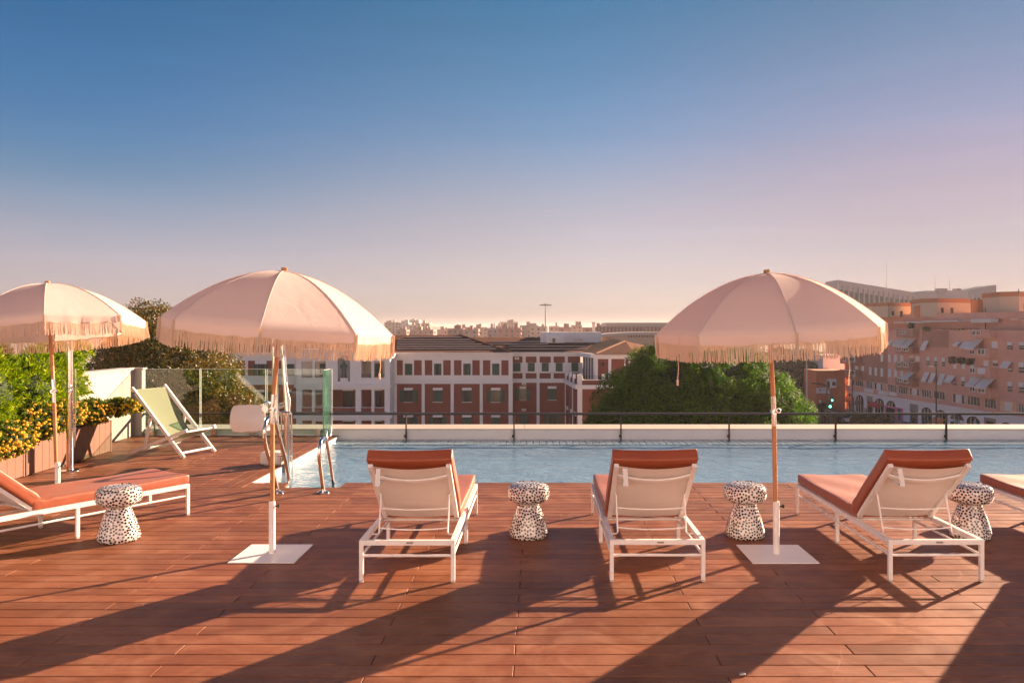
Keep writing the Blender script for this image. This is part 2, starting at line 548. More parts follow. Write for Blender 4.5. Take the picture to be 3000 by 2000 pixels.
def mat_glass(name, tint=(0.86, 0.95, 0.91), ior=1.5):
    m, nt, b = newmat(name)
    nt.nodes.remove(b)
    out = nt.nodes['Material Output']
    tr = node(nt, 'ShaderNodeBsdfTransparent', {'Color': (*tint, 1)})
    gl = node(nt, 'ShaderNodeBsdfGlossy', {'Color': (1, 1, 1, 1), 'Roughness': 0.0})
    fr = node(nt, 'ShaderNodeFresnel', {'IOR': two_sided_ior(nt, ior)})
    ms = node(nt, 'ShaderNodeMixShader', {0: fr.outputs[0], 1: tr.outputs[0], 2: gl.outputs[0]})
    nt.links.new(ms.outputs[0], out.inputs['Surface'])
    return m

def mat_water():
    m, nt, b = newmat('pool_water')
    nt.nodes.remove(b)
    out = nt.nodes['Material Output']
    geo = node(nt, 'ShaderNodeNewGeometry')
    mp = node(nt, 'ShaderNodeMapping', {'Vector': geo.outputs['Position'], 'Scale': (1.0, 1.5, 1.0), 'Rotation': (0, 0, 0.25)})
    n1 = node(nt, 'ShaderNodeTexNoise', {'Vector': mp.outputs[0], 'Scale': 3.2, 'Detail': 4.0, 'Roughness': 0.55, 'Distortion': 0.5})
    n2 = node(nt, 'ShaderNodeTexNoise', {'Vector': mp.outputs[0], 'Scale': 11.0, 'Detail': 3.0, 'Distortion': 0.8})
    b1 = node(nt, 'ShaderNodeBump', {'Height': n1.outputs[0], 'Strength': 0.55, 'Distance': 0.05})
    b2 = node(nt, 'ShaderNodeBump', {'Height': n2.outputs[0], 'Strength': 0.60, 'Distance': 0.02, 'Normal': b1.outputs[0]})
    clear = node(nt, 'ShaderNodeBsdfTransparent', {'Color': (0.78, 0.93, 0.97, 1)})
    turbid = node(nt, 'ShaderNodeBsdfDiffuse', {'Color': (0.26, 0.43, 0.60, 1), 'Normal': b2.outputs[0]})
    tr = node(nt, 'ShaderNodeMixShader', {0: 0.62, 1: clear.outputs[0], 2: turbid.outputs[0]})
    gl = node(nt, 'ShaderNodeBsdfGlossy', {'Roughness': 0.03, 'Normal': b2.outputs[0]})
    fr = node(nt, 'ShaderNodeFresnel', {'IOR': two_sided_ior(nt, 1.333), 'Normal': b2.outputs[0]})
    ms = node(nt, 'ShaderNodeMixShader', {0: fr.outputs[0], 1: tr.outputs[0], 2: gl.outputs[0]})
    nt.links.new(ms.outputs[0], out.inputs['Surface'])
    return m

M = {}
M['deck'] = mat_deck()
M['deck_under'] = plain('deck_underlay', (0.06, 0.03, 0.02), 0.9)
M['deck_plain'] = plain('deck_far_boards', (0.27, 0.09, 0.05), 0.55, var=0.25, scale=3)
M['white_metal'] = plain('white_powder_coat', (0.84, 0.79, 0.77), 0.38, var=0.05, scale=14, bump=0.05, bscale=500)
M['clear_cap'] = plain('clear_plastic_foot', (0.55, 0.52, 0.48), 0.15, var=0.1)
M['plate'] = plain('grey_plate', (0.35, 0.32, 0.31), 0.35, metal=0.6)
M['sling'] = mat_fabric('beige_sling_mesh', (0.86, 0.78, 0.74), trans=0.12, weave=700, var=0.05)
M['strap'] = mat_fabric('white_webbing', (0.78, 0.73, 0.70), weave=600, var=0.05)
M['cushion'] = mat_fabric('terracotta_cushion', (0.31, 0.058, 0.012), weave=900, var=0.10, big=0.22, sheen=0.05, rough=0.55, spec=0.55)
_cb = M['cushion'].node_tree.nodes['Principled BSDF']
_cb.inputs['Coat Weight'].default_value = 0.55
_cb.inputs['Coat Roughness'].default_value = 0.5
M['canopy'] = mat_fabric('cream_canvas', (0.80, 0.71, 0.68), trans=0.42, weave=800, var=0.04, tcol=(0.84, 0.62, 0.53), big=0.14)
M['fringe'] = mat_fabric('cream_cord', (0.86, 0.71, 0.57), trans=0.36, weave=900, var=0.10, tcol=(0.84, 0.58, 0.36))
M['pole_wood'] = plain('oiled_pole_wood', (0.44, 0.19, 0.075), 0.45, var=0.25, scale=10, bump=0.1, bscale=40)
M['finial'] = plain('brown_finial', (0.36, 0.17, 0.05), 0.4)
M['chrome'] = plain('polished_steel', (0.72, 0.69, 0.66), 0.14, metal=1.0, var=0.06, scale=20)
M['steel_dark'] = plain('dark_rail_metal', (0.035, 0.030, 0.028), 0.45, metal=0.3, var=0.2)
M['ceramic'] = plain('white_glazed_ceramic', (0.78, 0.70, 0.66), 0.10, var=0.04, spec=0.6, coat=0.5)
M['ceramic_dot'] = plain('black_glaze_dot', (0.012, 0.011, 0.014), 0.10, var=0.3, scale=30, spec=0.6, coat=0.5)
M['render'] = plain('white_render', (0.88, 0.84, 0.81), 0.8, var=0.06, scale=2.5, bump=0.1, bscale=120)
M['fill_render'] = plain('cool_white_fill_render', (0.80, 0.81, 0.88), 0.8, var=0.05, scale=1.5)  # for the added fill wall, cooled to tint its bounce light
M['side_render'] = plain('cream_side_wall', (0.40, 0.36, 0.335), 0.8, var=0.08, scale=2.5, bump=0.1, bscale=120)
M['bush_core'] = plain('bush_shade_core', (0.014, 0.032, 0.006), 0.9, var=0.5, scale=9)
M['coping'] = plain('parapet_coping', (0.46, 0.40, 0.35), 0.8, var=0.08, scale=3, bump=0.1, bscale=150)
M['pool_white'] = plain('white_pool_tile', (0.82, 0.80, 0.76), 0.25, var=0.05)
M['pool_tile'] = plain('turquoise_mosaic', (0.33, 0.56, 0.68), 0.3, var=0.25, scale=40)
M['grout'] = plain('white_grout', (0.72, 0.70, 0.68), 0.7)
M['blue_tile'] = plain('wet_blue_tile', (0.20, 0.33, 0.40), 0.12, var=0.22, scale=18, coat=0.3)
M['water'] = mat_water()
M['glass'] = mat_glass('clear_glass')
M['glass_edge'] = plain('green_glass_edge', (0.10, 0.42, 0.26), 0.15, var=0.3, scale=25)
M['planter'] = plain('planter_boards', (0.17, 0.066, 0.036), 0.6, var=0.18, scale=8, bump=0.1, bscale=60)
M['planter_dark'] = plain('planter_corner', (0.10, 0.045, 0.03), 0.6)
M['soil'] = plain('planter_soil', (0.05, 0.035, 0.025), 0.95, var=0.4, scale=30)
M['canvas_green'] = mat_fabric('pale_green_canvas', (0.25, 0.295, 0.185), trans=0.18, weave=800, var=0.05)
M['plastic_white'] = plain('white_moulded_plastic', (0.78, 0.70, 0.66), 0.35, var=0.05)
M['acrylic'] = mat_glass('clear_acrylic', (0.93, 0.92, 0.90), 1.45)
M['black'] = plain('black_rubber', (0.02, 0.02, 0.02), 0.5)
M['bush_leaf'] = mat_leaf('narrow_green_leaf', (0.060, 0.140, 0.003), (0.28, 0.40, 0.007), (0.48, 0.54, 0.03), trans=0.30, nscale=2.0, spec=0.15)
M['lantana_leaf'] = mat_leaf('lantana_leaf', (0.04, 0.09, 0.006), (0.13, 0.19, 0.012), (0.24, 0.21, 0.02), trans=0.3, nscale=3.0)
M['flower'] = plain('orange_flower', (0.74, 0.43, 0.016), 0.7, var=0.3, scale=60)
M['ficus_leaf'] = mat_leaf('ficus_leaf', (0.018, 0.058, 0.012), (0.080, 0.145, 0.010), None, trans=0.40, nscale=0.35, rough=0.6, spec=0.12, tboost=2.2)
M['ficus_core'] = plain('ficus_shade_core', (0.012, 0.03, 0.010), 0.9, var=0.4, scale=1.5)
M['autumn_leaf'] = mat_leaf('autumn_leaf', (0.045, 0.058, 0.012), (0.145, 0.118, 0.026), (0.30, 0.155, 0.022), trans=0.30, nscale=0.5, rough=0.4, spec=0.5)
M['autumn_core'] = plain('autumn_shade_core', (0.045, 0.042, 0.018), 0.9, var=0.5, scale=3)
M['far_leaf'] = mat_leaf('far_tree_leaf', (0.030, 0.050, 0.020), (0.075, 0.085, 0.03), None, trans=0.2, nscale=0.2)
M['bark'] = plain('tree_bark', (0.10, 0.07, 0.05), 0.9, var=0.35, scale=5, bump=0.5, bscale=14)
M['brick_red'] = mat_brick('dark_red_brick', (0.26, 0.062, 0.042), (0.32, 0.082, 0.055), (0.27, 0.115, 0.085), 3.0)
M['stone_white'] = plain('white_stucco', (0.88, 0.81, 0.78), 0.85, var=0.08, scale=0.8)
M['cream_wall'] = plain('cream_loggia_wall', (0.88, 0.72, 0.58), 0.85, var=0.06, scale=0.8)  # cream raised to put sunlight into the loggia wall's colour
M['niche'] = plain('grey_niche', (0.40, 0.38, 0.37), 0.85)
M['statue'] = plain('bronze_statue', (0.12, 0.15, 0.14), 0.6, var=0.3, scale=4)
M['shutter'] = plain('green_shutter', (0.010, 0.062, 0.046), 0.5, var=0.2, scale=3)
M['window_dark'] = plain('dark_pane', (0.018, 0.022, 0.026), 0.15, var=0.4, scale=1.2, spec=0.3)
M['roof_tile'] = mat_tiles('roof_tiles', (0.125, 0.052, 0.035), (0.25, 0.105, 0.066))
M['roof_strip'] = plain('pale_roof_strip', (0.62, 0.48, 0.44), 0.7)
M['ridge'] = plain('ridge_tile', (0.45, 0.20, 0.11), 0.8, var=0.3, scale=6)
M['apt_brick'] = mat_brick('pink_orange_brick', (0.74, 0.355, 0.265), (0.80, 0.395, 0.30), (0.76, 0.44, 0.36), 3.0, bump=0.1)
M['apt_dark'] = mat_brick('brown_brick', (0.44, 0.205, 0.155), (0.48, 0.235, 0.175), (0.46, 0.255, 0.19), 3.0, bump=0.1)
M['apt_cream'] = plain('cream_penthouse', (0.66, 0.50, 0.36), 0.85, var=0.05, scale=0.6)
M['apt_band'] = plain('terracotta_band', (0.50, 0.21, 0.10), 0.85, var=0.08, scale=0.6)
M['apt_orange'] = plain('orange_wall', (0.66, 0.24, 0.09), 0.85)
M['apt_white'] = plain('white_shop_front', (0.82, 0.77, 0.77), 0.85, var=0.08, scale=0.5)
M['shutter_white'] = plain('white_roller_shutter', (0.76, 0.73, 0.72), 0.6, var=0.05)
M['awning'] = mat_fabric('grey_awning', (0.82, 0.77, 0.75), trans=0.1, weave=40, var=0.1)
M['balcony_dark'] = plain('dark_red_balcony', (0.16, 0.055, 0.045), 0.7)
M['sign_red'] = plain('red_sign', (0.50, 0.03, 0.05), 0.5)
M['sign_pink'] = plain('magenta_front', (0.62, 0.10, 0.30), 0.5)
M['sign_orange'] = plain('orange_sign', (0.62, 0.16, 0.03), 0.5)
M['sign_blue'] = plain('blue_mark', (0.04, 0.07, 0.30), 0.5)
M['teal'] = plain('teal_glass', (0.08, 0.32, 0.34), 0.2)
M['concrete'] = plain('pale_concrete', (0.46, 0.42, 0.41), 0.85, var=0.08, scale=0.3)
M['concrete_fin'] = plain('concrete_fin', (0.54, 0.50, 0.49), 0.85)
M['grey_glass'] = plain('grey_green_glass', (0.10, 0.13, 0.13), 0.15, var=0.3, scale=0.3)
M['orange_brick'] = mat_brick('orange_brick', (0.58, 0.145, 0.055), (0.64, 0.17, 0.07), (0.6, 0.2, 0.1), 3.0, bump=0.1)
M['asphalt'] = plain('asphalt', (0.06, 0.058, 0.06), 0.9, var=0.3, scale=0.4)
M['pavement'] = plain('pavement', (0.30, 0.25, 0.23), 0.9, var=0.15, scale=0.5)
M['ground'] = plain('city_ground', (0.48, 0.40, 0.34), 0.95, var=0.4, scale=0.02)
M['lamp_metal'] = plain('dark_green_lamp_post', (0.03, 0.05, 0.04), 0.5)
M['lamp_grey'] = plain('grey_lamp_post', (0.38, 0.35, 0.33), 0.5)
M['car_red'] = plain('red_car_paint', (0.35, 0.02, 0.025), 0.25, coat=0.6, var=0.05)
M['car_white'] = plain('white_car_paint', (0.62, 0.60, 0.60), 0.3, coat=0.6, var=0.05)
M['car_grey'] = plain('grey_car_paint', (0.12, 0.12, 0.13), 0.3, coat=0.6, var=0.05)
M['clothes'] = plain('dark_clothes', (0.03, 0.03, 0.045), 0.9)
M['skin'] = plain('skin', (0.45, 0.24, 0.16), 0.6)

# ================================================================== LARGE STRUCTURE: terrace, pool, parapet
GROUND_Z = -16.0
def struct(o): return tag(o, kind='structure')

struct(MB().box(-6000, 6000, -600, 9000, GROUND_Z - 0.5, GROUND_Z).build('ground', M['ground']))
PITCH, ROW0, BLEN = 0.1368, 4.0306, 1.835
POOL_Y0, POOL_Y1, POOL_X0, POOL_X1 = ROW0 + 37 * PITCH, 12.50, -3.27, 12.0
NOTCH_Y = POOL_Y0 - 2 * PITCH
WATER_Z = -0.075

# the building that carries the terrace
tb = MB()
tb.box(-14, 14, -8.9, POOL_Y0 - 0.3, GROUND_Z + 0.004, -0.05)
tb.box(-14, POOL_X0 - 0.02, POOL_Y0 - 0.3, 13.7, GROUND_Z + 0.004, -0.05)
tb.box(POOL_X0 - 0.02, 14, POOL_Y0 - 0.3, 13.7, GROUND_Z + 0.004, -0.34)
hotel = empty('hotel_building', (0, -4.0, GROUND_Z), 0, 'pale hotel building that carries the roof terrace, with an added fill-light wall behind the camera', 'building')
tbo = tb.build('base', M['render'], hotel)
tbo.location = (0, 4.0, -GROUND_Z)
MB().box(-14, 14, -4.9, -0.02, 15.9, 22.3).build('added_fill_wall', M['fill_render'], hotel)  # unseen wall added to bounce sunlight onto camera-facing surfaces
for i in range(6):
    x = -11.5 + i * 4.4
    for z in (16.2,):
        w = MB().box(x, x + 1.5, -0.02, 0.03, z, z + 2.4).build('fill_wall_door', M['window_dark'], hotel)  # doors made up for the added wall, out of view
        MB().box(x + 0.72, x + 0.78, 0.03, 0.06, z, z + 2.4).build('frame', M['white_metal'], w)

deck = struct(MB().box(-14, 14, -4.0, 3.1, -0.045, -0.004).build('deck', M['deck']))
# one board after another, nearest first; joints staggered from row to row
def board_mesh(lx, ly, t=0.024, ch=0.0025):
    m = MB()
    x, y = lx / 2, ly / 2
    v = [(-x, -y, -t), (x, -y, -t), (x, y, -t), (-x, y, -t),
         (-x, -y, -ch), (x, -y, -ch), (x, y, -ch), (-x, y, -ch),
         (-x + ch, -y + ch, 0), (x - ch, -y + ch, 0), (x - ch, y - ch, 0), (-x + ch, y - ch, 0)]
    f = [(0, 1, 5, 4), (1, 2, 6, 5), (2, 3, 7, 6), (3, 0, 4, 7), (4, 5, 9, 8), (5, 6, 10, 9), (6, 7, 11, 10), (7, 4, 8, 11), (8, 9, 10, 11)]
    return m.add(v, f)
full_me = board_mesh(BLEN - 0.005, PITCH - 0.0082).mesh('deck_board', M['deck'])
boards = []
def add_row(k, segs):
    y = ROW0 + (k + 0.5) * PITCH
    off = -0.132 if k % 2 == 0 else -0.883
    for (a, b) in segs:
        i0 = math.floor((a - off) / BLEN)
        x = off + i0 * BLEN
        while x < b - 0.01:
            x0, x1 = max(a, x), min(b, x + BLEN)
            if x1 - x0 > 0.03:
                boards.append(((x0 + x1) / 2, y, x1 - x0, PITCH))
            x += BLEN
STRIP_X = POOL_X0 - 0.02
for k in range(-6, 37):
    y = ROW0 + k * PITCH
    lo = max(-0.70 * (y + 0.3) - 2.2, -6.62)
    hi = 0.632 * (y + 0.3) + 2.2
    if y < NOTCH_Y - 0.01:
        add_row(k, [(lo, hi)])
    else:
        add_row(k, [(lo, STRIP_X - 0.29), (STRIP_X + 0.0, -2.84), (-2.215, hi)])
for k in range(37, 66):
    add_row(k, [(-6.62, STRIP_X - 0.29)])
yy = NOTCH_Y
strips = []
while yy < 13.0:
    y1 = min(yy + BLEN, 13.06)
    strips.append((yy, y1)); yy += BLEN
def in_view(b):
    return b[0] + b[2] / 2 > -0.70 * (b[1] + 0.1) - 0.15 and b[0] - b[2] / 2 < 0.632 * (b[1] + 0.1) + 0.15 and b[1] > 3.8
boards.sort(key=lambda b: (0 if in_view(b) else 1, b[1]))
n_single = 300 - 2 * len(strips)
for (x, y, lx, ly) in boards[:n_single]:
    me = full_me if abs(lx - BLEN) < 1e-4 else board_mesh(lx - 0.005, ly - 0.0082).mesh('deck_board', M['deck'])
    inst('deck_board', me, deck, (x, y, random.uniform(-0.0012, 0.0)))
rest = MB()
for (x, y, lx, ly) in boards[n_single:]:
    b = board_mesh(lx - 0.005, ly - 0.0082)
    rest.add([(p[0] + x, p[1] + y, p[2] + random.uniform(0, 1e-4)) for p in b.v], b.f)
tag(rest.build('deck_boards_farther', M['deck'], deck), kind='stuff')
for (y0, y1) in strips:
    for j in range(2):
        me = board_mesh(0.141, y1 - y0 - 0.005).mesh('deck_board', M['deck'])
        inst('deck_board', me, deck, (STRIP_X - 0.073 - 0.145 * j, (y0 + y1) / 2, 0))

# pool
pool = struct(MB().box(POOL_X0 - 0.02, POOL_X1, POOL_Y0 - 0.3, 13.1, -0.33, -0.215).build('pool', M['pool_tile']))
MB().box(POOL_X0 - 0.018, POOL_X0, NOTCH_Y, 13.08, -0.30, -0.003).build('pool_edge', M['pool_white'], pool)
MB().box(POOL_X0 - 0.018, POOL_X0 - 0.002, NOTCH_Y, 13.08, -0.32, -0.301).build('pool_wall', M['pool_tile'], pool)
MB().box(POOL_X0 + 0.001, -2.845, POOL_Y0 - 0.015, POOL_Y0 - 0.002, -0.30, -0.026).build('pool_edge', M['pool_white'], pool)
MB().box(-2.858, -2.842, NOTCH_Y, POOL_Y0 - 0.016, -0.30, -0.026).build('pool_edge', M['pool_white'], pool)
MB().box(POOL_X0, POOL_X1, POOL_Y0 - 0.28, POOL_Y0 - 0.262, -0.32, -0.08).build('pool_wall', M['pool_tile'], pool)
shelf = MB().box(POOL_X0 + 0.002, POOL_X1, POOL_Y1, 13.095, -0.32, -0.075).build('overflow_shelf', M['grout'], pool)
tile_me = board_mesh(0.098, 0.288, 0.010, 0.003).mesh('tile', M['blue_tile'])
tx = POOL_X0 + 0.06
while tx < 8.6:
    for j in range(2):
        inst('tile', tile_me, shelf, (tx, POOL_Y1 + 0.152 + j * 0.294, -0.064), (random.uniform(-.006, .006), random.uniform(-.008, .008), 0))
    tx += 0.1055
water = MB()
NXW, NYW = 150, 60
xs = np.linspace(POOL_X0 + 0.0005, POOL_X1, NXW); ys = np.linspace(POOL_Y0 - 0.261, POOL_Y1 - 0.001, NYW)
gx, gy = np.meshgrid(xs, ys)
gz = WATER_Z + 0.004 * np.sin(gx * 2.1 + gy * 3.3) + 0.003 * np.sin(gx * 5.3 - gy * 4.1 + 1.0) + 0.002 * np.sin(gx * 9.1 + gy * 8.3)
wv = np.stack([gx, gy, gz], -1).reshape(-1, 3)
ii = (np.arange(NYW - 1)[:, None] * NXW + np.arange(NXW - 1)[None]).ravel()
wo = numesh('water', wv, np.stack([ii, ii + 1, ii + 1 + NXW, ii + NXW], 1), M['water'], None, True)
struct(wo)

# parapet with coping slabs
par = empty('parapet_wall', (0, 13.1, 0), label='low white parapet wall with pale coping along the far pool edge', cat='parapet')
MB().box(-6.55, 14, 0, 0.60, -1.6, 0.090).build('wall', M['render'], par)
px0 = -6.55
k = 0
while px0 < 14:
    x1 = min(px0 + 3.15, 14)
    MB().box(px0 + 0.004, x1 - 0.004, -0.012, 0.61, 0.090, 0.106).build('coping_slab', M['coping'], par)
    px0 = x1
# dark railing in front of it
rl = empty('railing', (0, 13.07, 0), label='slim dark metal railing in front of the white parapet', cat='railing')
MB().bar((-6.5, 0.0, 0.355), (13.5, 0.0, 0.355), 0.055, 0.036).build('top_rail', M['steel_dark'], rl, True)
for p in (454, 800, 1190, 1506, 1819, 2136, 2448, 2772, 3090):
    x = (p - CX) / FPX * 13.07
    pm = MB().box(x - 0.010, x + 0.010, -0.022, 0.018, -0.07, 0.338)
    po = pm.build('post', M['steel_dark'], rl)
    MB().box(x - 0.03, x - 0.0105, -0.018, 0.012, -0.03, 0.01).build('bracket', M['steel_dark'], po)

# side wall at the left end of the terrace
sw = empty('side_wall', (-6.62, 13.0, 0), label='white rendered wall with thin cap behind the flowering planter', cat='wall')
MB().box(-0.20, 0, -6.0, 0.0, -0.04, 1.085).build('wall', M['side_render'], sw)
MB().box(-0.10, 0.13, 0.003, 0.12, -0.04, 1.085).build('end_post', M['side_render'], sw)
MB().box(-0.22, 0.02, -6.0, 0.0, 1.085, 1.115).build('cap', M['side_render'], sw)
MB().box(-0.12, 0.15, 0.001, 0.14, 1.085, 1.112).build('cap', M['side_render'], sw)
for yj in (-0.35, -2.1, -3.9):
    MB().box(0.0005, 0.003, yj, yj + 0.012, 0.0, 1.08).build('joint', M['concrete'], sw)

# glass screens
def mat_green_glass():
    m, nt, b = newmat('dusty_green_glass')
    geo = node(nt, 'ShaderNodeNewGeometry')
    n = node(nt, 'ShaderNodeTexNoise', {'Vector': geo.outputs['Position'], 'Scale': 55.0, 'Detail': 3.0})
    c = mix(nt, ramp(nt, n.outputs[0], [(0.52, 0.0), (0.68, 1.0)]), (0.05, 0.20, 0.13), (0.42, 0.52, 0.40))
    nt.links.new(c, b.inputs['Base Color'])
    b.inputs['Roughness'].default_value = 0.15
    out = nt.nodes['Material Output']
    tr = node(nt, 'ShaderNodeBsdfTransparent', {'Color': (0.74, 0.90, 0.82, 1)})
    ms = node(nt, 'ShaderNodeMixShader', {0: 0.13, 1: tr.outputs[0], 2: b.outputs[0]})
    nt.links.new(ms.outputs[0], out.inputs['Surface'])
    return m
M['glass_green'] = mat_green_glass()
M['glass_line'] = plain('polished_glass_edge', (0.62, 0.68, 0.60), 0.2)
GY = 13.03
gxs = [(413, 585), (590, 778), (784, 972)]
gl_labels = ['glass screen panel beside the white end wall, behind the deck chair', 'middle clear glass screen panel, left of the pool lift seat', 'glass screen panel behind the pool lift, ending at the green return pane']
for (a, b), lb in zip(gxs, gl_labels):
    xa, xb = (a - CX) / FPX * GY, (b - CX) / FPX * GY
    g = empty('glass_screen', ((xa + xb) / 2, GY, 0), label=lb, cat='glass screen', group='glass wind screens')
    h = (xb - xa) / 2
    MB().box(-h, h, -0.007, 0.007, 0.03, 1.088).build('pane', M['glass'], g)
    MB().box(-h, h, -0.0065, 0.0065, 1.0885, 1.094).build('edge', M['glass_line'], g)
    MB().box(-h - 0.006, -h - 0.0005, -0.0065, 0.0065, 0.03, 1.094).build('edge', M['glass_line'], g)
    MB().box(h + 0.0005, h + 0.006, -0.0065, 0.0065, 0.03, 1.094).build('edge', M['glass_line'], g)
    for cx in (-h * 0.6, h * 0.6):
        MB().box(cx - 0.03, cx + 0.03, -0.03, 0.03, 0.001, 0.10).build('clamp', M['chrome'], g)
g = empty('glass_screen', (-3.42, 12.62, 0), label='short dusty green glass pane turned end-on at the pool corner', cat='glass screen', group='glass wind screens')
MB().box(-0.008, 0.008, 0.0, 0.37, 0.05, 1.09).build('pane', M['glass_green'], g)
MB().box(-0.009, 0.009, -0.006, -0.0005, 0.05, 1.095).build('edge', M['glass_edge'], g)
MB().box(-0.009, 0.009, 0.0, 0.37, 1.091, 1.097).build('edge', M['glass_line'], g)
for yc in (0.06, 0.31):
    MB().lathe([(0.028, 0.001), (0.028, 0.02), (0.020, 0.03), (0.020, 0.14), (0.004, 0.17)], 12, (0.028, yc, 0)).build('clamp', M['chrome'], g, True)

# ================================================================== FURNITURE
def make_lounger():
    root = empty('sun_lounger')
    W, L, H = 0.332, 2.02, 0.292
    wm = M['white_metal']
    for s in (-1, 1):
        x = s * (W - 0.016)
        MB().box(x - 0.016, x + 0.016, 0.032, L - 0.032, H - 0.036, H).build('side_rail', wm, root)
        MB().tube([(s * (W - 0.014), 0.03, 0.182), (s * (W - 0.014), L - 0.03, 0.182)], 0.0095, 10).build('lower_rail', wm, root, True)
        for y in (0.015, 1.0, L - 0.015):
            zt = H - 0.037 if 0.5 < y < 1.5 else H - 0.0005
            lg = MB().box(s * (W - 0.014) - 0.0135, s * (W - 0.014) + 0.0135, y - 0.0135, y + 0.0135, 0.014, zt).build('leg', wm, root)
            MB().box(s * (W - 0.014) - 0.0125, s * (W - 0.014) + 0.0125, y - 0.0125, y + 0.0125, 0.0, 0.0138).build('foot_cap', M['clear_cap'], lg)
    hr = MB().box(-W + 0.028, W - 0.028, 0.001, 0.031, H - 0.035, H - 0.001).build('end_rail', wm, root)
    MB().box(-0.004, 0.043, -0.0012, 0.0005, H - 0.024, H - 0.012).build('name_plate', M['plate'], hr)
    MB().box(-W + 0.028, W - 0.028, L - 0.031, L - 0.001, H - 0.035, H - 0.001).build('end_rail', wm, root)
    MB().tube([(-W + 0.02, 0.015, 0.182), (W - 0.02, 0.015, 0.182)], 0.0095, 10).build('lower_rail', wm, root, True)
    MB().tube([(-W + 0.03, 0.72, H - 0.03), (W - 0.03, 0.72, H - 0.03)], 0.010, 10).build('hinge_tube', wm, root, True)
    # backrest: u up the back, n out of its front
    hy, hz = 0.66, 0.300
    u = Vector((0, -0.56, 0.49)).normalized(); n = Vector((0, -u.z, u.y)) * -1
    n = Vector((0, u.z, -u.y))
    BL = 0.745
    def bp(x, t, q): return Vector((x, hy, hz)) + u * t + n * q
    def sag(x): return -0.022 * (1 - (x / 0.27) ** 2)
    bf = empty('backrest')
    bf.parent = root
    for s in (-1, 1):
        x = s * 0.275
        MB().hexa([bp(x - 0.0165, 0, -0.014), bp(x + 0.0165, 0, -0.014), bp(x + 0.0165, 0, 0.014), bp(x - 0.0165, 0, 0.014)][::1],
                  [bp(x - 0.0165, BL, -0.014), bp(x + 0.0165, BL, -0.014), bp(x + 0.0165, BL, 0.014), bp(x - 0.0165, BL, 0.014)]).build('back_rail', wm, bf)
    pts = [bp(0.262 * q / 8, BL - 0.115 - 0.035 * (1 - (q / 8) ** 2), -0.010 + sag(0.262 * q / 8) * 1.2) for q in range(-8, 9)]
    cb = MB()
    for a, b in zip(pts[:-1], pts[1:]): cb.bar(a, b, 0.028, 0.012, up=tuple(n))
    cb.build('cross_bar', wm, bf)
    NX, NT = 14, 16
    vv, ff = [], []
    for j in range(NT + 1):
        for i in range(NX + 1):
            x = -0.262 + 0.524 * i / NX
            t = 0.012 + (BL - 0.024) * j / NT
            e = 0.012 * math.sin(math.pi * i / NX) * (1.0 if j == NT else 0.0)
            vv.append(bp(x, t - e, 0.006 + sag(x) * (0.6 + 0.4 * j / NT)))
    for j in range(NT):
        for i in range(NX):
            a = j * (NX + 1) + i
            ff.append((a, a + 1, a + NX + 2, a + NX + 1))
    MB().add(vv, ff).build('sling', M['sling'], bf, True)
    # bent wire that props the back up
    pr = MB()
    for s in (-1, 1):
        pr.tube([bp(s * 0.262, BL * 0.50, -0.012), bp(s * 0.252, BL * 0.50 - 0.01, -0.022), (s * 0.252, 0.335, 0.42), (s * 0.250, 0.285, 0.275), (s * 0.258, 0.283, 0.262), (s * 0.31, 0.283, 0.262)], 0.0058, 8)
    for (yy_, zz, dz) in ((0.335, 0.44, 0.010), (0.295, 0.305, 0.012)):
        pr.tube([(0.252 * q / 6, yy_ - 0.012 * (1 - (q / 6) ** 2), zz - dz * (1 - (q / 6) ** 2)) for q in range(-6, 7)], 0.0052, 8)
    pr.build('prop_wire', wm, root, True)
    # seat sling and cushions
    MB().box(-0.298, 0.298, 0.74, L - 0.033, H - 0.006, H + 0.002).build('seat_sling', M['sling'], root)
    rng = random.Random(3)
    def seat_fn(p):
        q = p.copy()
        crease = math.exp(-((q.y + 0.60) / 0.10) ** 2) * (1 if q.z > 0 else 0)
        q.z += crease * 0.010 * math.sin(q.x * 38 + q.y * 55) - 0.006 * math.exp(-(q.y / 0.4) ** 2) * (q.z > 0)
        q.z += 0.0035 * math.sin(q.x * 13 + q.y * 7) * (q.z > 0)
        return Vector((q.x, q.y + 0.66 + 0.685, q.z + H + 0.002 + 0.040))
    MB().rbox((0.31, 0.685, 0.040), 0.013, (18, 36, 3), seat_fn).build('seat_cushion', M['cushion'], root, True)
    def back_fn(p):
        x, t, q = p.x, p.y + BL / 2 + 0.012, p.z + 0.020 + 0.046
        low = max(0.0, 1 - t / 0.16)
        q += sag(x) * 0.55 * (0.4 + 0.6 * min(1, t / 0.5)) + 0.010 * low * math.sin(x * 40 + t * 30) * (p.z > 0)
        x *= 1.0 + 0.012 * math.sin(t * 7)
        t += 0.006 * math.sin(x * 6 + 1)
        return bp(x, t + 0.012, q)
    MB().rbox((0.306, BL / 2 + 0.020, 0.046), 0.013, (18, 22, 3), back_fn).build('back_cushion', M['cushion'], root, True)
    st = MB()
    st.hexa([bp(-0.232, BL - 0.005, -0.022), bp(-0.200, BL - 0.005, -0.024), bp(-0.200, BL - 0.010, -0.018), bp(-0.232, BL - 0.010, -0.016)],
            [Vector((-0.232, 0.045, 0.655)), Vector((-0.198, 0.045, 0.655)), Vector((-0.198, 0.049, 0.656)), Vector((-0.232, 0.049, 0.656))])
    st.hexa([bp(-0.232, BL - 0.155, -0.030), bp(-0.200, BL - 0.155, -0.032), bp(-0.200, BL - 0.160, -0.026), bp(-0.232, BL - 0.160, -0.024)],
            [Vector((-0.232, 0.050, 0.653)), Vector((-0.198, 0.050, 0.653)), Vector((-0.198, 0.054, 0.654)), Vector((-0.232, 0.054, 0.654))])
    st.build('strap', M['strap'], root)
    return root

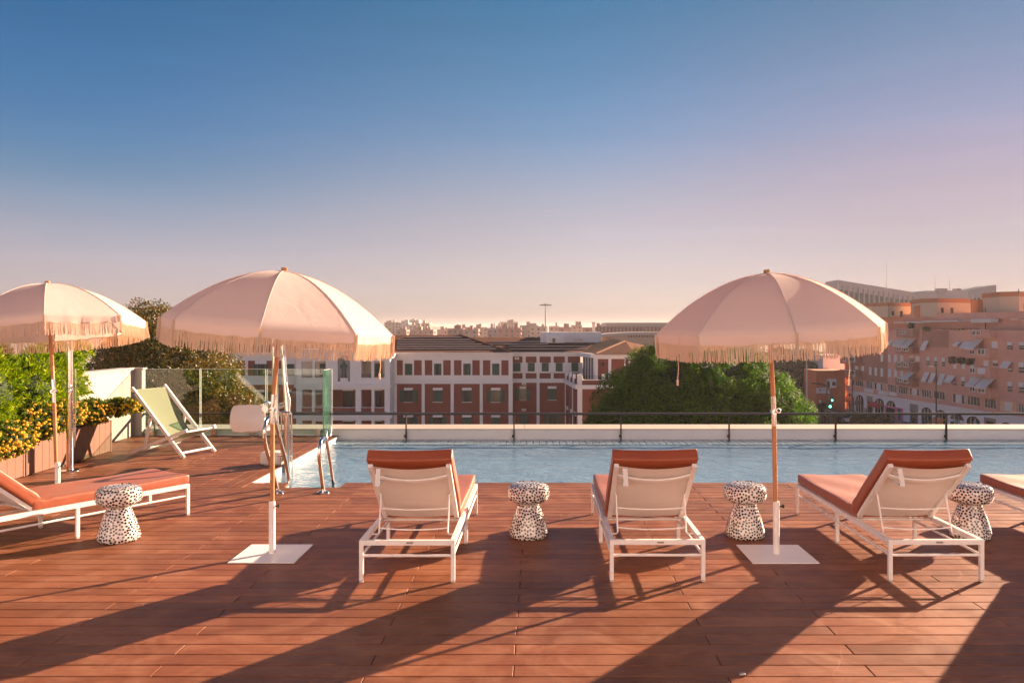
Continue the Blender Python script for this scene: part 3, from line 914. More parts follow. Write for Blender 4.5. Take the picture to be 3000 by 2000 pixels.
lo1 = make_lounger()
GL = 'terracotta loungers facing the pool'
spots = [((-0.917, 5.515, 0), 0, 'white lounger with terracotta cushions just right of the left parasol base'),
         ((0.822, 5.53, 0), 0, 'white lounger with terracotta cushions just left of the right-hand parasol pole'),
         ((2.76, 5.53, 0), 0.0, 'white lounger with terracotta cushions right of the right-hand parasol, whole in view'),
         ((4.50, 5.55, 0), 0, 'terracotta lounger cut off by the right edge, only its foot end showing'),
         ((-4.69, 6.02, 0), -R_(33.5), 'terracotta lounger turned aslant at the left edge, in front of the flower planter')]
for i, (loc, rz, lb) in enumerate(spots):
    o = lo1 if i == 0 else copy_tree(lo1)
    o.location = loc
    o.rotation_euler = (0, 0, rz)
    tag(o, lb, 'sun lounger', GL)

# mushroom stools
def make_stool(rng):
    root = empty('mushroom_stool')
    base = [(0.0, 0.0), (0.150, 0.0), (0.160, 0.008), (0.166, 0.03), (0.164, 0.05), (0.150, 0.10), (0.133, 0.16), (0.114, 0.21), (0.098, 0.25), (0.092, 0.272), (0.096, 0.283)]
    cap_ = [(0.096, 0.285), (0.115, 0.290), (0.145, 0.300), (0.168, 0.320), (0.178, 0.350), (0.178, 0.385), (0.170, 0.415), (0.152, 0.434), (0.125, 0.443), (0.118, 0.4445), (0.112, 0.441), (0.106, 0.4445), (0.06, 0.449), (0.0, 0.450)]
    def smooth_prof(pr, k=4):
        out = []
        for i in range(len(pr) - 1):
            p0, p1, p2, p3 = pr[max(i - 1, 0)], pr[i], pr[i + 1], pr[min(i + 2, len(pr) - 1)]
            for j in range(k):
                t = j / k
                out.append(tuple(max(0.0, 0.5 * ((2 * p1[a]) + (-p0[a] + p2[a]) * t + (2 * p0[a] - 5 * p1[a] + 4 * p2[a] - p3[a]) * t * t + (-p0[a] + 3 * p1[a] - 3 * p2[a] + p3[a]) * t ** 3)) if a == 0 else
                           0.5 * ((2 * p1[a]) + (-p0[a] + p2[a]) * t + (2 * p0[a] - 5 * p1[a] + 4 * p2[a] - p3[a]) * t * t + (-p0[a] + 3 * p1[a] - 3 * p2[a] + p3[a]) * t ** 3) for a in (0, 1)))
        out.append(pr[-1])
        return out
    bprof, cprof = smooth_prof(base[1:]), smooth_prof(cap_)
    MB().lathe([(0.15, 0.0005)] + bprof[1:], 48).build('foot', M['ceramic'], root, True)
    MB().lathe(cprof, 48).build('top', M['ceramic'], root, True)
    # painted dots: rings of discs laid on the glaze, spaced by arc length
    dots = MB()
    def scatter_dots(prof, lo, hi, step, rad):
        """evenly strewn discs: random trial spots, each kept only if clear of its neighbours"""
        nr = np.random.default_rng(rng.randint(0, 9999))
        pr = np.array(prof)
        ds = np.hypot(*(pr[1:] - pr[:-1]).T)
        arc = np.concatenate([[0], np.cumsum(ds)])
        cum = np.concatenate([[0], np.cumsum(np.pi * (pr[1:, 0] + pr[:-1, 0]) * ds)])
        n = 9000
        s_ = np.interp(nr.uniform(0, cum[-1], n), cum, arc)
        s_ = s_[(s_ > lo) & (s_ < arc[-1] - hi)]
        n = len(s_)
        r = np.interp(s_, arc, pr[:, 0]); z = np.interp(s_, arc, pr[:, 1]); th_ = nr.uniform(0, 2 * np.pi, n)
        pts = np.stack([r * np.cos(th_), r * np.sin(th_), z], 1)
        keep = np.empty((0, 3)); ids = []
        for i in range(n):
            if len(keep) == 0 or ((keep - pts[i]) ** 2).sum(1).min() > step * step:
                keep = np.vstack([keep, pts[i]]); ids.append(i)
        for i in ids:
            k = min(max(int(np.searchsorted(arc, s_[i])) - 1, 0), len(prof) - 2)
            dr, dz = pr[k + 1] - pr[k]
            l = math.hypot(dr, dz)
            if l < 1e-6: continue
            dr /= l; dz /= l
            th = float(th_[i])
            er = Vector((math.cos(th), math.sin(th), 0)); et = Vector((-math.sin(th), math.cos(th), 0))
            es = er * dr + Vector((0, 0, dz))
            nn = er * dz - Vector((0, 0, dr))
            c = er * float(r[i]) + Vector((0, 0, float(z[i]))) + nn * 0.0013
            rd = rad * rng.uniform(0.90, 1.08)
            vs_ = [c + nn * 0.0002]
            for a in range(10):
                w = 2 * math.pi * a / 10
                off = et * math.cos(w) * rd + es * math.sin(w) * rd
                drop = -(math.cos(w) * rd) ** 2 / (2 * max(float(r[i]), 0.05)) * abs(dz)
                vs_.append(c + off + nn * drop)
            dots.add(vs_, [(0, a + 1, (a + 1) % 10 + 1) for a in range(10)])
    scatter_dots(bprof, 0.010, 0.010, 0.0203, 0.0093)
    scatter_dots(cprof, 0.016, 0.002, 0.0203, 0.0093)
    tag(dots.build('dots', M['ceramic_dot'], root), kind='stuff')
    return root
GS = 'dotted mushroom stools beside the loungers'
for i, (loc, lb) in enumerate([((-0.09, 6.75, 0), 'black dotted white ceramic mushroom stool between the two middle loungers'),
                               ((1.745, 6.75, 0), 'black dotted white ceramic mushroom stool just left of the right-hand parasol pole'),
                               ((3.64, 6.73, 0), 'black dotted white ceramic mushroom stool at far right, half behind a lounger frame'),
                               ((-3.50, 6.63, 0), 'black dotted white ceramic mushroom stool at left, beside the slanted lounger')]):
    o = make_stool(random.Random(11)) if i == 0 else copy_tree(stool0)
    if i == 0: stool0 = o
    o.location = loc
    o.rotation_euler = (0, 0, i * 1.3)
    tag(o, lb, 'stool', GS)

# fringed parasols
def make_umbrella(loc, rib0, lean_low, lean_x, lean_y, label, cords, plate_rot=0.0, seed=0, knob=1, joint_z=1.125, head_z=2.20):
    rng = random.Random(seed)
    root = empty('parasol', loc, 0, label, 'parasol', 'fringed cream parasols')
    wm = M['white_metal']
    pl = MB().rbox((0.25, 0.25, 0.004), 0.0015, (1, 1, 1))
    pl.xf(Matrix.Translation((0, 0, 0.005)) @ Matrix.Rotation(plate_rot, 4, 'Z'))
    pl.build('base_plate', wm, root)
    tb_ = MB().tube([(0, 0, 0.009), (0, 0, 0.413)], 0.0245, 20).build('stand_tube', wm, root, True)
    MB().tube([(0.024, 0.0, 0.375), (0.048, 0.0, 0.375)], 0.006, 8).tube([(0.046, 0, 0.375), (0.060, 0, 0.375)], 0.014, 12).build('clamp_screw', M['black'], tb_, True)
    j = Vector((joint_z * math.tan(lean_low), 0, joint_z))
    lo_dir = j.normalized()
    MB().tube([lo_dir * 0.40, lo_dir * (joint_z - 0.09)], 0.0175, 16).build('lower_pole', M['pole_wood'], root, True)
    A = Matrix.Translation(j) @ Matrix.Rotation(lean_x, 4, 'Y') @ Matrix.Rotation(lean_y, 4, 'X')
    jn = MB()
    jn.tube([lo_dir * (joint_z - 0.11), lo_dir * (joint_z - 0.015)], 0.0195, 16)
    up = MB().tube([(0, 0, 0.015), (0, 0, 0.12)], 0.0195, 16).xf(A)
    jn.add(up.v, up.f)
    jo = jn.build('tilt_joint', M['chrome'], root, True)
    kx = knob * 0.045
    kb = MB().tube([j + Vector((0, -0.028, 0)), j + Vector((0, 0.028, 0))], 0.020, 14)
    kb.tube([j + Vector((0, -0.03, 0.0)), j + Vector((kx * 0.5, -0.034, 0.0))], 0.007, 8)
    if knob < 0:
        kb.tube([j + Vector((kx, -0.040, 0.01)), j + Vector((kx, -0.028, 0.01))], 0.026, 16)
    else:
        kb.tube([j + Vector((kx * 0.6 + 0.017 * math.cos(a * 0.6), -0.036, 0.012 + 0.017 * math.sin(a * 0.6))) for a in range(11)], 0.004, 6)
    kb.build('knob', M['chrome'], jo, True)
    zt = head_z - joint_z                       # canopy top above the joint
    MB().tube([(0, 0, 0.10), (0, 0, zt - 0.02)], 0.0175, 16).xf(A).build('upper_pole', M['pole_wood'], root, True)
    MB().lathe([(0.03, zt - 0.004), (0.03, zt + 0.003), (0.0235, zt + 0.004), (0.026, zt + 0.026), (0.022, zt + 0.030), (0.0, zt + 0.031)], 20).xf(A).build('finial', M['finial'], root, True)
    RAD, DROP = 0.87, 0.425
    def prof(r): return zt - DROP * (r / RAD) ** 1.9
    NR, NW = 14, 12
    corner = lambda k, r: Vector((r * math.sin(rib0 + k * math.pi / 4), -r * math.cos(rib0 + k * math.pi / 4), prof(r)))
    fr = MB()
    for k in range(8):
        pv, pf = [], []
        for a in range(NR + 1):
            r = 0.02 + (RAD - 0.02) * a / NR
            c0, c1 = corner(k, r), corner(k + 1, r)
            for b in range(NW + 1):
                f = b / NW
                p = c0.lerp(c1, f)
                bow = math.sin(math.pi * f)
                p.z += -0.018 * bow * (r / RAD) ** 2 * math.sin(math.pi * min(1, r / RAD * 0.95)) 
                if a >= NR - 1:
                    p.z += 0.004 * math.sin(f * 40 + k * 3) * bow
                pv.append(p)
        # hanging valance below the rim
        row0 = len(pv) - (NW + 1)
        wr = [rng.uniform(-1, 1) for _ in range(NW + 1)]
        VD = 0.072
        for a in (1, 2, 3):
            for b in range(NW + 1):
                p = pv[row0 + b].copy()
                f = b / NW
                o = Vector((p.x, p.y, 0)).normalized()
                bow = math.sin(math.pi * f)
                p.z -= VD * a / 3 * (0.92 + 0.10 * bow)
                p += o * (-0.012 * a / 3 * bow + 0.010 * wr[b] * a / 3 + 0.005 * math.sin(f * 22 + k) * a / 3)
                p.z += 0.006 * wr[b] * a / 3
                pv.append(p)
        W1 = NW + 1
        for a in range(NR + 3):
            for b in range(NW):
                q = a * W1 + b
                pf.append((q, q + W1, q + W1 + 1, q + 1))
        pm = MB().add(pv, pf).xf(A)
        me = pm.mesh('canopy_panel', M['canopy'])
        me.polygons.foreach_set('use_smooth', [True] * len(me.polygons))
        inst('canopy_panel', me, root)
        # seam and rib under it
        sm = MB().tube([corner(k, 0.03 + (RAD - 0.03) * a / 10) + Vector((0, 0, 0.0025)) for a in range(11)], 0.0028, 6).xf(A)
        sm.build('seam', M['canopy'], root, True)
        rb = MB().tube([corner(k, 0.04 + (RAD - 0.05) * a / 8) - Vector((0, 0, 0.010)) for a in range(9)], 0.0045, 6)
        rb.tube([Vector((0, 0, zt - 0.42)), corner(k, 0.50) - Vector((0, 0, 0.012))], 0.004, 6).xf(A)
        rb.build('rib', M['steel_dark'], root, True)
        # fringe strings
        lastrow = pv[-W1:]
        NS = 84
        for s in range(NS):
            f = (s + 0.5) / NS
            q = f * NW
            i0 = min(int(q), NW - 1)
            p = lastrow[i0].lerp(lastrow[i0 + 1], q - i0)
            ln = 0.118 + rng.uniform(-0.012, 0.010)
            sx, sy = rng.gauss(0, 0.0042), rng.gauss(0, 0.0055)
            w = rng.uniform(0.0026, 0.0038)
            mid = p + Vector((sx * 0.4 + rng.gauss(0, 0.001), sy * 0.4, -ln * 0.5))
            fr.tube([p + Vector((0, 0, 0.004)), mid, p + Vector((sx, sy, -ln))], [w * 0.9, w, w * 1.15], 4, cap=False)
        for s in range(9):          # thicker tassel where two valances meet
            p = corner(k, RAD) + Vector((rng.gauss(0, 0.006), rng.gauss(0, 0.006), -0.002))
            o = Vector((p.x, p.y, 0)).normalized() * 0.006
            fr.tube([p + o, p + o * 1.6 + Vector((0, 0, -0.09)), p + o + Vector((rng.gauss(0, .006), 0, -0.172 + rng.uniform(-.012, .006)))], 0.0032, 4, cap=False)
        band = MB()
        for b in range(NW):
            band.bar(lastrow[b] + Vector((0, 0, -0.001)), lastrow[b + 1] + Vector((0, 0, -0.001)), 0.004, 0.008)
        fr.add(band.v, band.f)
    fo = fr.xf(A).build('fringe', M['fringe'], root)
    tag(fo, kind='stuff')
    MB().lathe([(0.0, zt - 0.45), (0.032, zt - 0.45), (0.032, zt - 0.40), (0.0, zt - 0.40)], 14).xf(A).build('runner', M['pole_wood'], root, True)
    MB().lathe([(0.055, zt + 0.001), (0.035, zt + 0.004), (0.0, zt + 0.005)], 20).xf(A).build('top_patch', M['canopy'], root, True)
    for (ang, drop, rr, zz) in cords:
        p = A @ Vector((rr * math.sin(ang), -rr * math.cos(ang), zt - DROP + zz))
        pts = [p + Vector((0.004 * math.sin(i * 1.3), 0.002 * math.cos(i), -drop * i / 8)) for i in range(9)]
        c = MB().tube(pts, 0.0034, 6)
        e = pts[-1]
        c.tube([e, e + Vector((0, 0, -0.012)), e + Vector((0, 0, -0.026)), e + Vector((0, 0, -0.045))], [0.006, 0.010, 0.007, 0.009], 8)
        c.build('tie_cord', M['fringe'], root, True)
    return root

make_umbrella((-2.084, 6.21, 0), R_(10), R_(0.15), R_(4.9), R_(0.0), 'fringed cream parasol standing left of the nearest loungers, whole in view',
              [(R_(80), 0.24, 0.832, -0.05)], 0.0, 1, knob=-1, joint_z=1.125, head_z=2.205)
make_umbrella((1.845, 6.20, 0), R_(-5), R_(-1.0), R_(-3.3), R_(1.6), 'fringed cream parasol on the right, pole behind the second stool',
              [(R_(-66), 0.34, 0.845, 0.02), (R_(22), 0.28, 0.835, -0.06)], 0.0, 2, knob=1, joint_z=1.11, head_z=2.185)
make_umbrella((-4.84, 8.0, 0), R_(29), R_(-2.0), R_(-6.0), R_(-4.5), 'fringed cream parasol by the planter, cut off by the left edge',
              [], 0.3, 3, knob=1, joint_z=1.125, head_z=2.215)

# folding deck chair
def make_deck_chair():
    w = Vector((0.20, 0.54, 0)).normalized() * 0.575       # across the chair
    b = Vector((-0.94, 0.34, 0)).normalized()              # towards its back
    o = Vector((-4.82, 10.80, 0))
    root = empty('deck_chair', tuple(o + w * 0.5 + b * 0.45), 0, 'white folding deck chair with pale green canvas sling', 'deck chair')
    org = Vector(root.location)
    def q(side, d, z): return o + w * side + b * d + Vector((0, 0, z)) - org
    wm = M['white_metal']
    for s in (0, 1):
        i = 0.0 if s == 0 else 1.0
        k = 0.045 if s == 0 else 0.955
        MB().bar(q(i, 0.0, 0.0), q(i, 0.92, 0.925), 0.028, 0.05).build('back_rail', wm, root)
        MB().bar(q(k, 0.98, 0.015), q(k, -0.03, 0.37), 0.026, 0.045).build('seat_rail', wm, root)
        i2 = -0.045 if s == 0 else 1.045
        MB().bar(q(i2, 0.55, 0.555), q(i2, 0.66, 0.11), 0.024, 0.042).build('support_rail', wm, root)
    for (d, z) in ((0.05, 0.062), (0.885, 0.885)):
        MB().tube([q(0.0, d, z), q(1.0, d, z)], 0.016, 10).build('cross_bar', wm, root, True)
    for (d, z) in ((0.0, 0.35), (0.90, 0.05)):
        MB().tube([q(0.05, d, z), q(0.95, d, z)], 0.016, 10).build('cross_bar', wm, root, True)
    MB().tube([q(-0.06, 0.66, 0.10), q(1.06, 0.66, 0.10)], 0.013, 10).build('cross_bar', wm, root, True)
    for (s, d, z) in ((-0.03, 0.42, 0.43), (-0.06, 0.55, 0.53), (-0.03, 0.86, 0.86)):
        MB().tube([q(s, d, z), q(s - 0.02, d, z)], 0.010, 8).build('bolt', M['black'], root, True)
    prof = [(0.88, 0.905), (0.80, 0.80), (0.70, 0.665), (0.60, 0.535), (0.50, 0.415), (0.42, 0.325), (0.34, 0.265), (0.26, 0.245), (0.18, 0.265), (0.10, 0.305), (0.02, 0.352), (-0.02, 0.368)]
    vv, ff = [], []
    NB = 8
    for (d, z) in prof:
        for a in range(NB + 1):
            f = a / NB
            s = 0.075 + 0.85 * f - 0.03 * (f - 0.5) * math.sin(math.pi * min(1, max(0, (0.88 - d) / 0.9)))
            vv.append(q(s, d, z - 0.018 * math.sin(math.pi * f) * math.sin(math.pi * min(1, (0.88 - d) / 0.9))))
    for j in range(len(prof) - 1):
        for a in range(NB):
            p = j * (NB + 1) + a
            ff.append((p, p + 1, p + NB + 2, p + NB + 1))
    MB().add(vv, ff).build('canvas', M['canvas_green'], root, True)
    return root
make_deck_chair()

# pool ladder handrails
def catmull(pts, k=6):
    pts = [Vector(p) for p in pts]
    out = []
    for i in range(len(pts) - 1):
        p0, p1, p2, p3 = pts[max(i - 1, 0)], pts[i], pts[i + 1], pts[min(i + 2, len(pts) - 1)]
        for j in range(k):
            t = j / k
            out.append(0.5 * ((2 * p1) + (p2 - p0) * t + (2 * p0 - 5 * p1 + 4 * p2 - p3) * t * t + (3 * p1 - p0 - 3 * p2 + p3) * t ** 3))
    out.append(pts[-1])
    return out
def handrail(x, y0, path, label):
    root = empty('pool_handrail', (x, y0, 0), 0, label, 'handrail', 'bent steel pool ladder handrails')
    MB().tube(catmull([(0, y - y0, z) for y, z in path], 7), 0.0205, 14).build('rail', M['chrome'], root, True)
    MB().lathe([(0.066, 0.001), (0.066, 0.010), (0.045, 0.022), (0.024, 0.026), (0.0215, 0.035)], 24).build('flange', M['chrome'], root, True)
    return root
handrail(-2.31, 8.52, [(8.52, 0.0), (8.50, 0.06), (8.42, 0.24), (8.36, 0.42), (8.40, 0.55), (8.52, 0.585), (8.64, 0.53), (8.74, 0.38), (8.84, 0.18), (8.93, -0.02), (8.96, -0.2), (8.96, -0.9)],
         'bent steel handrail nearest the deck step, right of the left parasol pole')
handrail(-2.79, 8.50, [(8.50, 0.0), (8.48, 0.05), (8.33, 0.28), (8.15, 0.52), (8.08, 0.68), (8.13, 0.80), (8.27, 0.84), (8.42, 0.76), (8.60, 0.53), (8.75, 0.32), (8.88, 0.06), (8.95, -0.15), (8.95, -0.9)],
         'taller bent steel handrail directly behind the left parasol pole')

# pool lift with moulded seat
pl_ = empty('pool_lift', (-3.42, 10.30, 0), 0, 'pool lift with white moulded seat and steel mast at the pool corner', 'pool lift')
po_ = Vector(pl_.location)
def plp(px, py, Y): return P(px, py, Y) - po_
# seat back seen from behind
sc_ = plp(724, 1224, 10.45)
NU, NV = 16, 14
sv, sf = [], []
for side in (0, 1):
    for jv in range(NV + 1):
        for iu in range(NU + 1):
            uu, vv_ = -1 + 2 * iu / NU, -1 + 2 * jv / NV
            x = uu * math.sqrt(1 - 0.16 * vv_ ** 6)
            z = vv_ * math.sqrt(1 - 0.12 * uu ** 6)
            tt = (z + 1) / 2
            wd = 0.80 + 0.20 * math.sin(math.pi * min(1.0, 0.16 + tt * 0.66)) - 0.05 * tt
            y = 0.018 * uu * uu + 0.012 * (tt - 0.5) ** 2 * 4 - 0.022 * math.exp(-((uu / 0.6) ** 2 + ((z + 0.25) / 0.5) ** 2))
            sv.append(Vector((x * wd * 0.232, y + side * 0.010, z * 0.172)))
o2 = (NU + 1) * (NV + 1)
for jv in range(NV):
    for iu in range(NU):
        q = jv * (NU + 1) + iu
        sf.append((q, q + 1, q + NU + 2, q + NU + 1))
        sf.append((o2 + q, o2 + q + NU + 1, o2 + q + NU + 2, o2 + q + 1))
rim = [i for i in range(NU + 1)] + [(jv + 1) * (NU + 1) + NU for jv in range(NV)] + [NV * (NU + 1) + NU - 1 - i for i in range(NU)] + [(NV - 1 - jv) * (NU + 1) for jv in range(NV - 1)]
for i in range(len(rim)):
    p, q = rim[i], rim[(i + 1) % len(rim)]
    sf.append((q, p, o2 + p, o2 + q))
sb = MB().add(sv, sf)
sb.xf(Matrix.Translation(sc_) @ Matrix.Rotation(R_(4), 4, 'Z') @ Matrix.Rotation(R_(-8), 4, 'X'))
sb.build('seat_back', M['plastic_white'], pl_, True)
s2 = MB().rbox((0.225, 0.20, 0.016), 0.014, (8, 8, 1), lambda p: Vector((p.x, p.y, p.z - 0.03 * math.cos(p.x * 5))))
s2.xf(Matrix.Translation(sc_ + Vector((0.02, 0.21, -0.150))) @ Matrix.Rotation(R_(4), 4, 'Z'))
s2.build('seat', M['plastic_white'], pl_, True)
MB().box(sc_.x - 0.17, sc_.x + 0.42, sc_.y + 0.005, sc_.y + 0.045, sc_.z - 0.196, sc_.z - 0.168).build('seat_beam', M['plate'], pl_)
MB().tube(catmull([plp(781, 1240, 10.5), plp(773, 1222, 10.5), plp(771, 1190, 10.5), plp(776, 1178, 10.52), plp(792, 1181, 10.6), plp(806, 1188, 10.7)], 5), 0.016, 10).build('arm_rest', M['chrome'], pl_, True)
# base block on the deck, bolts
bx0, bx1 = plp(765, 1361, 10.25), plp(826, 1361, 10.25)
MB().rbox((0.13, 0.11, 0.075), 0.012, (1, 1, 1)).xf(Matrix.Translation((bx0.x + 0.13, 0.02, 0.09))).build('base_block', M['plastic_white'], pl_, True)
MB().box(bx0.x + 0.05, 0.16, -0.09, 0.13, 0.003, 0.018).build('base_plate', M['plate'], pl_)
MB().box(bx0.x + 0.262, 0.14, -0.055, 0.055, 0.05, 0.155).build('bracket', M['chrome'], pl_)
for q in range(4):
    MB().tube([(bx0.x + 0.30 + 0.055 * q, -0.058, 0.075 + 0.05 * (q % 2)), (bx0.x + 0.30 + 0.055 * q, -0.052, 0.075 + 0.05 * (q % 2))], 0.008, 8).build('bolt', M['black'], pl_, True)
# clear cylinder, guide rods and masts that lean together under the parasol
cx_ = plp(838, 1280, 10.2).x
MB().tube([(cx_, -0.10, -0.30), (cx_, -0.10, 0.685)], 0.062, 22).build('cylinder', M['acrylic'], pl_, True)
MB().tube([(cx_ + 0.012, -0.10, -0.30), (cx_ + 0.010, -0.10, 0.66)], 0.036, 16).build('piston', M['chrome'], pl_, True)
MB().lathe([(0.0, 0.66), (0.07, 0.66), (0.07, 0.685), (0.03, 0.70), (0.0, 0.70)], 22, (cx_, -0.10, 0)).build('collar', M['chrome'], pl_, True)
for dx in (-0.068, 0.082):
    MB().tube([(cx_ + dx, -0.10, -0.35), (cx_ + dx * 0.85, -0.10, 0.67)], 0.010, 10).build('guide_rod', M['chrome'], pl_, True)
MB().tube([plp(842, 1210, 10.2), plp(833, 1080, 10.25), plp(824, 960, 10.3)], 0.032, 16).build('mast', M['chrome'], pl_, True)
MB().tube([plp(812, 1255, 10.3), plp(808, 1180, 10.32), plp(800, 960, 10.34)], 0.028, 16).build('mast', M['chrome'], pl_, True)
MB().tube([plp(847, 1205, 10.15), plp(849, 1170, 10.15), plp(843, 1150, 10.18), plp(839, 1120, 10.2)], 0.010, 8).build('hose', M['plastic_white'], pl_, True)
MB().bar(plp(806, 1262, 10.3), plp(838, 1262, 10.25), 0.04, 0.05).build('bracket', M['plastic_white'], pl_)
MB().tube([(cx_ - 0.10, -0.10, 0.13), (cx_ + 0.09, -0.10, 0.13)], 0.012, 8).build('bracket', M['chrome'], pl_, True)

# shower column with hand shower
sh = empty('shower_column', (-5.79, 9.82, 0), 0, 'tall polished steel shower column in front of the planter', 'shower')
MB().tube([(0, 0, 0.0), (0, 0, 2.02)], 0.040, 20).build('column', M['chrome'], sh, True)
MB().lathe([(0.115, 0.001), (0.115, 0.010), (0.105, 0.016), (0.045, 0.02), (0.041, 0.03)], 28).build('base', M['chrome'], sh, True)
MB().tube(catmull([(0, 0, 2.0), (0.02, 0.0, 2.06), (0.08, 0.02, 2.10), (0.16, 0.05, 2.09)], 4), 0.016, 10).build('arm', M['chrome'], sh, True)
MB().lathe([(0.0, 0.0), (0.06, 0.0), (0.06, 0.01), (0.02, 0.03), (0.0, 0.03)], 20, (0.17, 0.05, 2.05)).build('shower_head', M['chrome'], sh, True)
MB().tube([(0.075, -0.01, 0.62), (0.075, -0.01, 1.26)], 0.009, 8).build('slide_bar', M['chrome'], sh, True)
MB().tube(catmull([(0.055, -0.03, 1.00), (0.056, -0.03, 0.7), (0.058, -0.02, 0.40), (0.064, -0.01, 0.30), (0.070, -0.01, 0.45), (0.074, -0.012, 0.62)], 5), 0.008, 8).build('hose', M['chrome'], sh, True)
for z in (0.985, 1.04):
    MB().tube([(-0.015, -0.045, z), (0.06, -0.035, z)], 0.013, 10).build('valve', M['chrome'], sh, True)
    MB().lathe([(0.0, -0.02), (0.022, -0.02), (0.026, 0.0), (0.02, 0.02), (0.0, 0.02)], 14, (0.03, -0.06, z)).build('valve', M['chrome'], sh, True)

# planters
PX = -6.10
def planter(y0, y1, label):
    r = empty('planter', (PX, y0, 0), 0, label, 'planter', 'timber clad planters along the left wall')
    MB().box(-0.50, -0.022, 0.02, y1 - y0 - 0.02, 0.0, 0.40).build('soil', M['soil'], r)
    n = int(round((y1 - y0 - 0.06) / 0.142))
    bw = (y1 - y0 - 0.06) / n
    for i in range(n):
        MB().box(-0.020, random.uniform(-0.001, 0.001), 0.03 + i * bw + 0.003, 0.03 + (i + 1) * bw - 0.003, 0.012, 0.448).build('board', M['planter'], r)
    MB().box(-0.03, 0.004, 0.0, 0.028, 0.008, 0.450).build('corner_post', M['planter_dark'] if y0 > 9 else M['planter'], r)
    MB().box(-0.03, 0.004, y1 - y0 - 0.028, y1 - y0, 0.008, 0.450).build('corner_post', M['planter'], r)
    MB().box(-0.50, -0.031, 0.0, 0.018, 0.01, 0.448).build('end_board', M['planter'], r)
    MB().box(-0.50, -0.031, y1 - y0 - 0.018, y1 - y0, 0.01, 0.448).build('end_board', M['planter'], r)
    return r
planter(6.4, 9.44, 'brown timber planter at the left edge, nearer of the two')
planter(9.46, 11.36, 'brown timber planter behind the shower column, farther of the two')

# planting in them
def shrub(name, label, cat, grp, blobs, leafmat, n, L, W, seed, flowers=0, droop=0.0, spread=0.8, stems=5, flo=None):
    rng = np.random.default_rng(seed)
    c0 = np.array(blobs[0][0])
    root = empty(name, (float(c0[0]), float(c0[1]), 0.40), 0, label, cat, grp)
    org = np.array(root.location)
    tot = sum(b[1][0] * b[1][1] for b in blobs)
    ps, ns = [], []
    for (c, r) in blobs:
        k = int(n * (r[0] * r[1]) / tot)
        d = rng.normal(0, 1, (k, 3)); d /= np.linalg.norm(d, axis=1, keepdims=True)
        rad = rng.uniform(0.25, 1.0, k) ** 0.45
        # tufts: pull leaves to shared shoot tips so that light and dark clumps form
        tips = rng.normal(0, 1, (max(12, k // 26), 3)); tips /= np.linalg.norm(tips, axis=1, keepdims=True)
        tr = rng.uniform(0.55, 1.08, len(tips)) ** 0.6
        pick = rng.integers(0, len(tips), k)
        tuft = tips[pick] * tr[pick][:, None]
        along = rng.uniform(0, 1, k)[:, None]
        p = tuft * (1 - 0.16 * along) + rng.normal(0, 0.028, (k, 3))
        loose = rng.random(k) < 0.22
        p[loose] = d[loose] * rad[loose][:, None]
        nn = p / (np.linalg.norm(p, axis=1, keepdims=True) + 1e-6)
        ps.append(p * np.array(r) + np.array(c) - org); ns.append(nn + np.array([0, 0, 0.35]))
    ps, ns = np.concatenate(ps), np.concatenate(ns)
    v, f = leaf_mesh(rng, ps, ns, L, W, droop, spread)
    numesh('foliage', v, f, leafmat, root)
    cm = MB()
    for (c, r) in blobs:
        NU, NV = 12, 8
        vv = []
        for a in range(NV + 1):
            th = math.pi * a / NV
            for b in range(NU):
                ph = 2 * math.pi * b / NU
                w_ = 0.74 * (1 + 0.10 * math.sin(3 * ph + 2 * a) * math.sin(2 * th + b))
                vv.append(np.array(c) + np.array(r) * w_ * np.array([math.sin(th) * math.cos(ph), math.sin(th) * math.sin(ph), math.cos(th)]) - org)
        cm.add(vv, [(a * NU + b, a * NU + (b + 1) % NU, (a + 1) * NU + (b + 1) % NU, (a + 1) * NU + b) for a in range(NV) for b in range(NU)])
    cm.build('foliage_shade_core', M['bush_core'], root, True)  # solid core, coloured dark for the shade between the leaves
    st = MB()
    rr = random.Random(seed)
    for i in range(stems):
        b = blobs[i % len(blobs)]
        tip = Vector(b[0]) - Vector(org) + Vector((rr.uniform(-.5, .5) * b[1][0], rr.uniform(-.5, .5) * b[1][1], 0.3 * b[1][2]))
        base = Vector((-0.12 + rr.uniform(-.1, .1) - (org[0] - (PX - 0.1)), rr.uniform(-.15, .15), -0.02))
        st.tube([base, base.lerp(tip, 0.5) + Vector((rr.uniform(-.05, .05), 0, 0.05)), tip], [0.012, 0.008, 0.003], 6)
    st.build('stem', M['bark'], root, True)
    if flowers:
        me = flower_head_mesh()
        for i in range(flowers):
            b = blobs[rr.choices(range(len(blobs)), [q[1][1] for q in blobs])[0]]
            d = Vector((abs(rr.gauss(0.75, 0.4)), rr.gauss(-0.25, 0.6), rr.gauss(0.05 if flo is None else flo, 0.5))).normalized()
            q = Vector(b[0]) - Vector(org) + Vector((d.x * b[1][0], d.y * b[1][1], d.z * b[1][2])) * rr.uniform(0.94, 1.06)
            o = inst('flower_head', me, root, q, (rr.uniform(-.6, .6), rr.uniform(-.6, .6), rr.uniform(0, 6)))
            s = rr.uniform(0.6, 1.15)
            o.scale = (s, s, s)
    return root
_fm = []
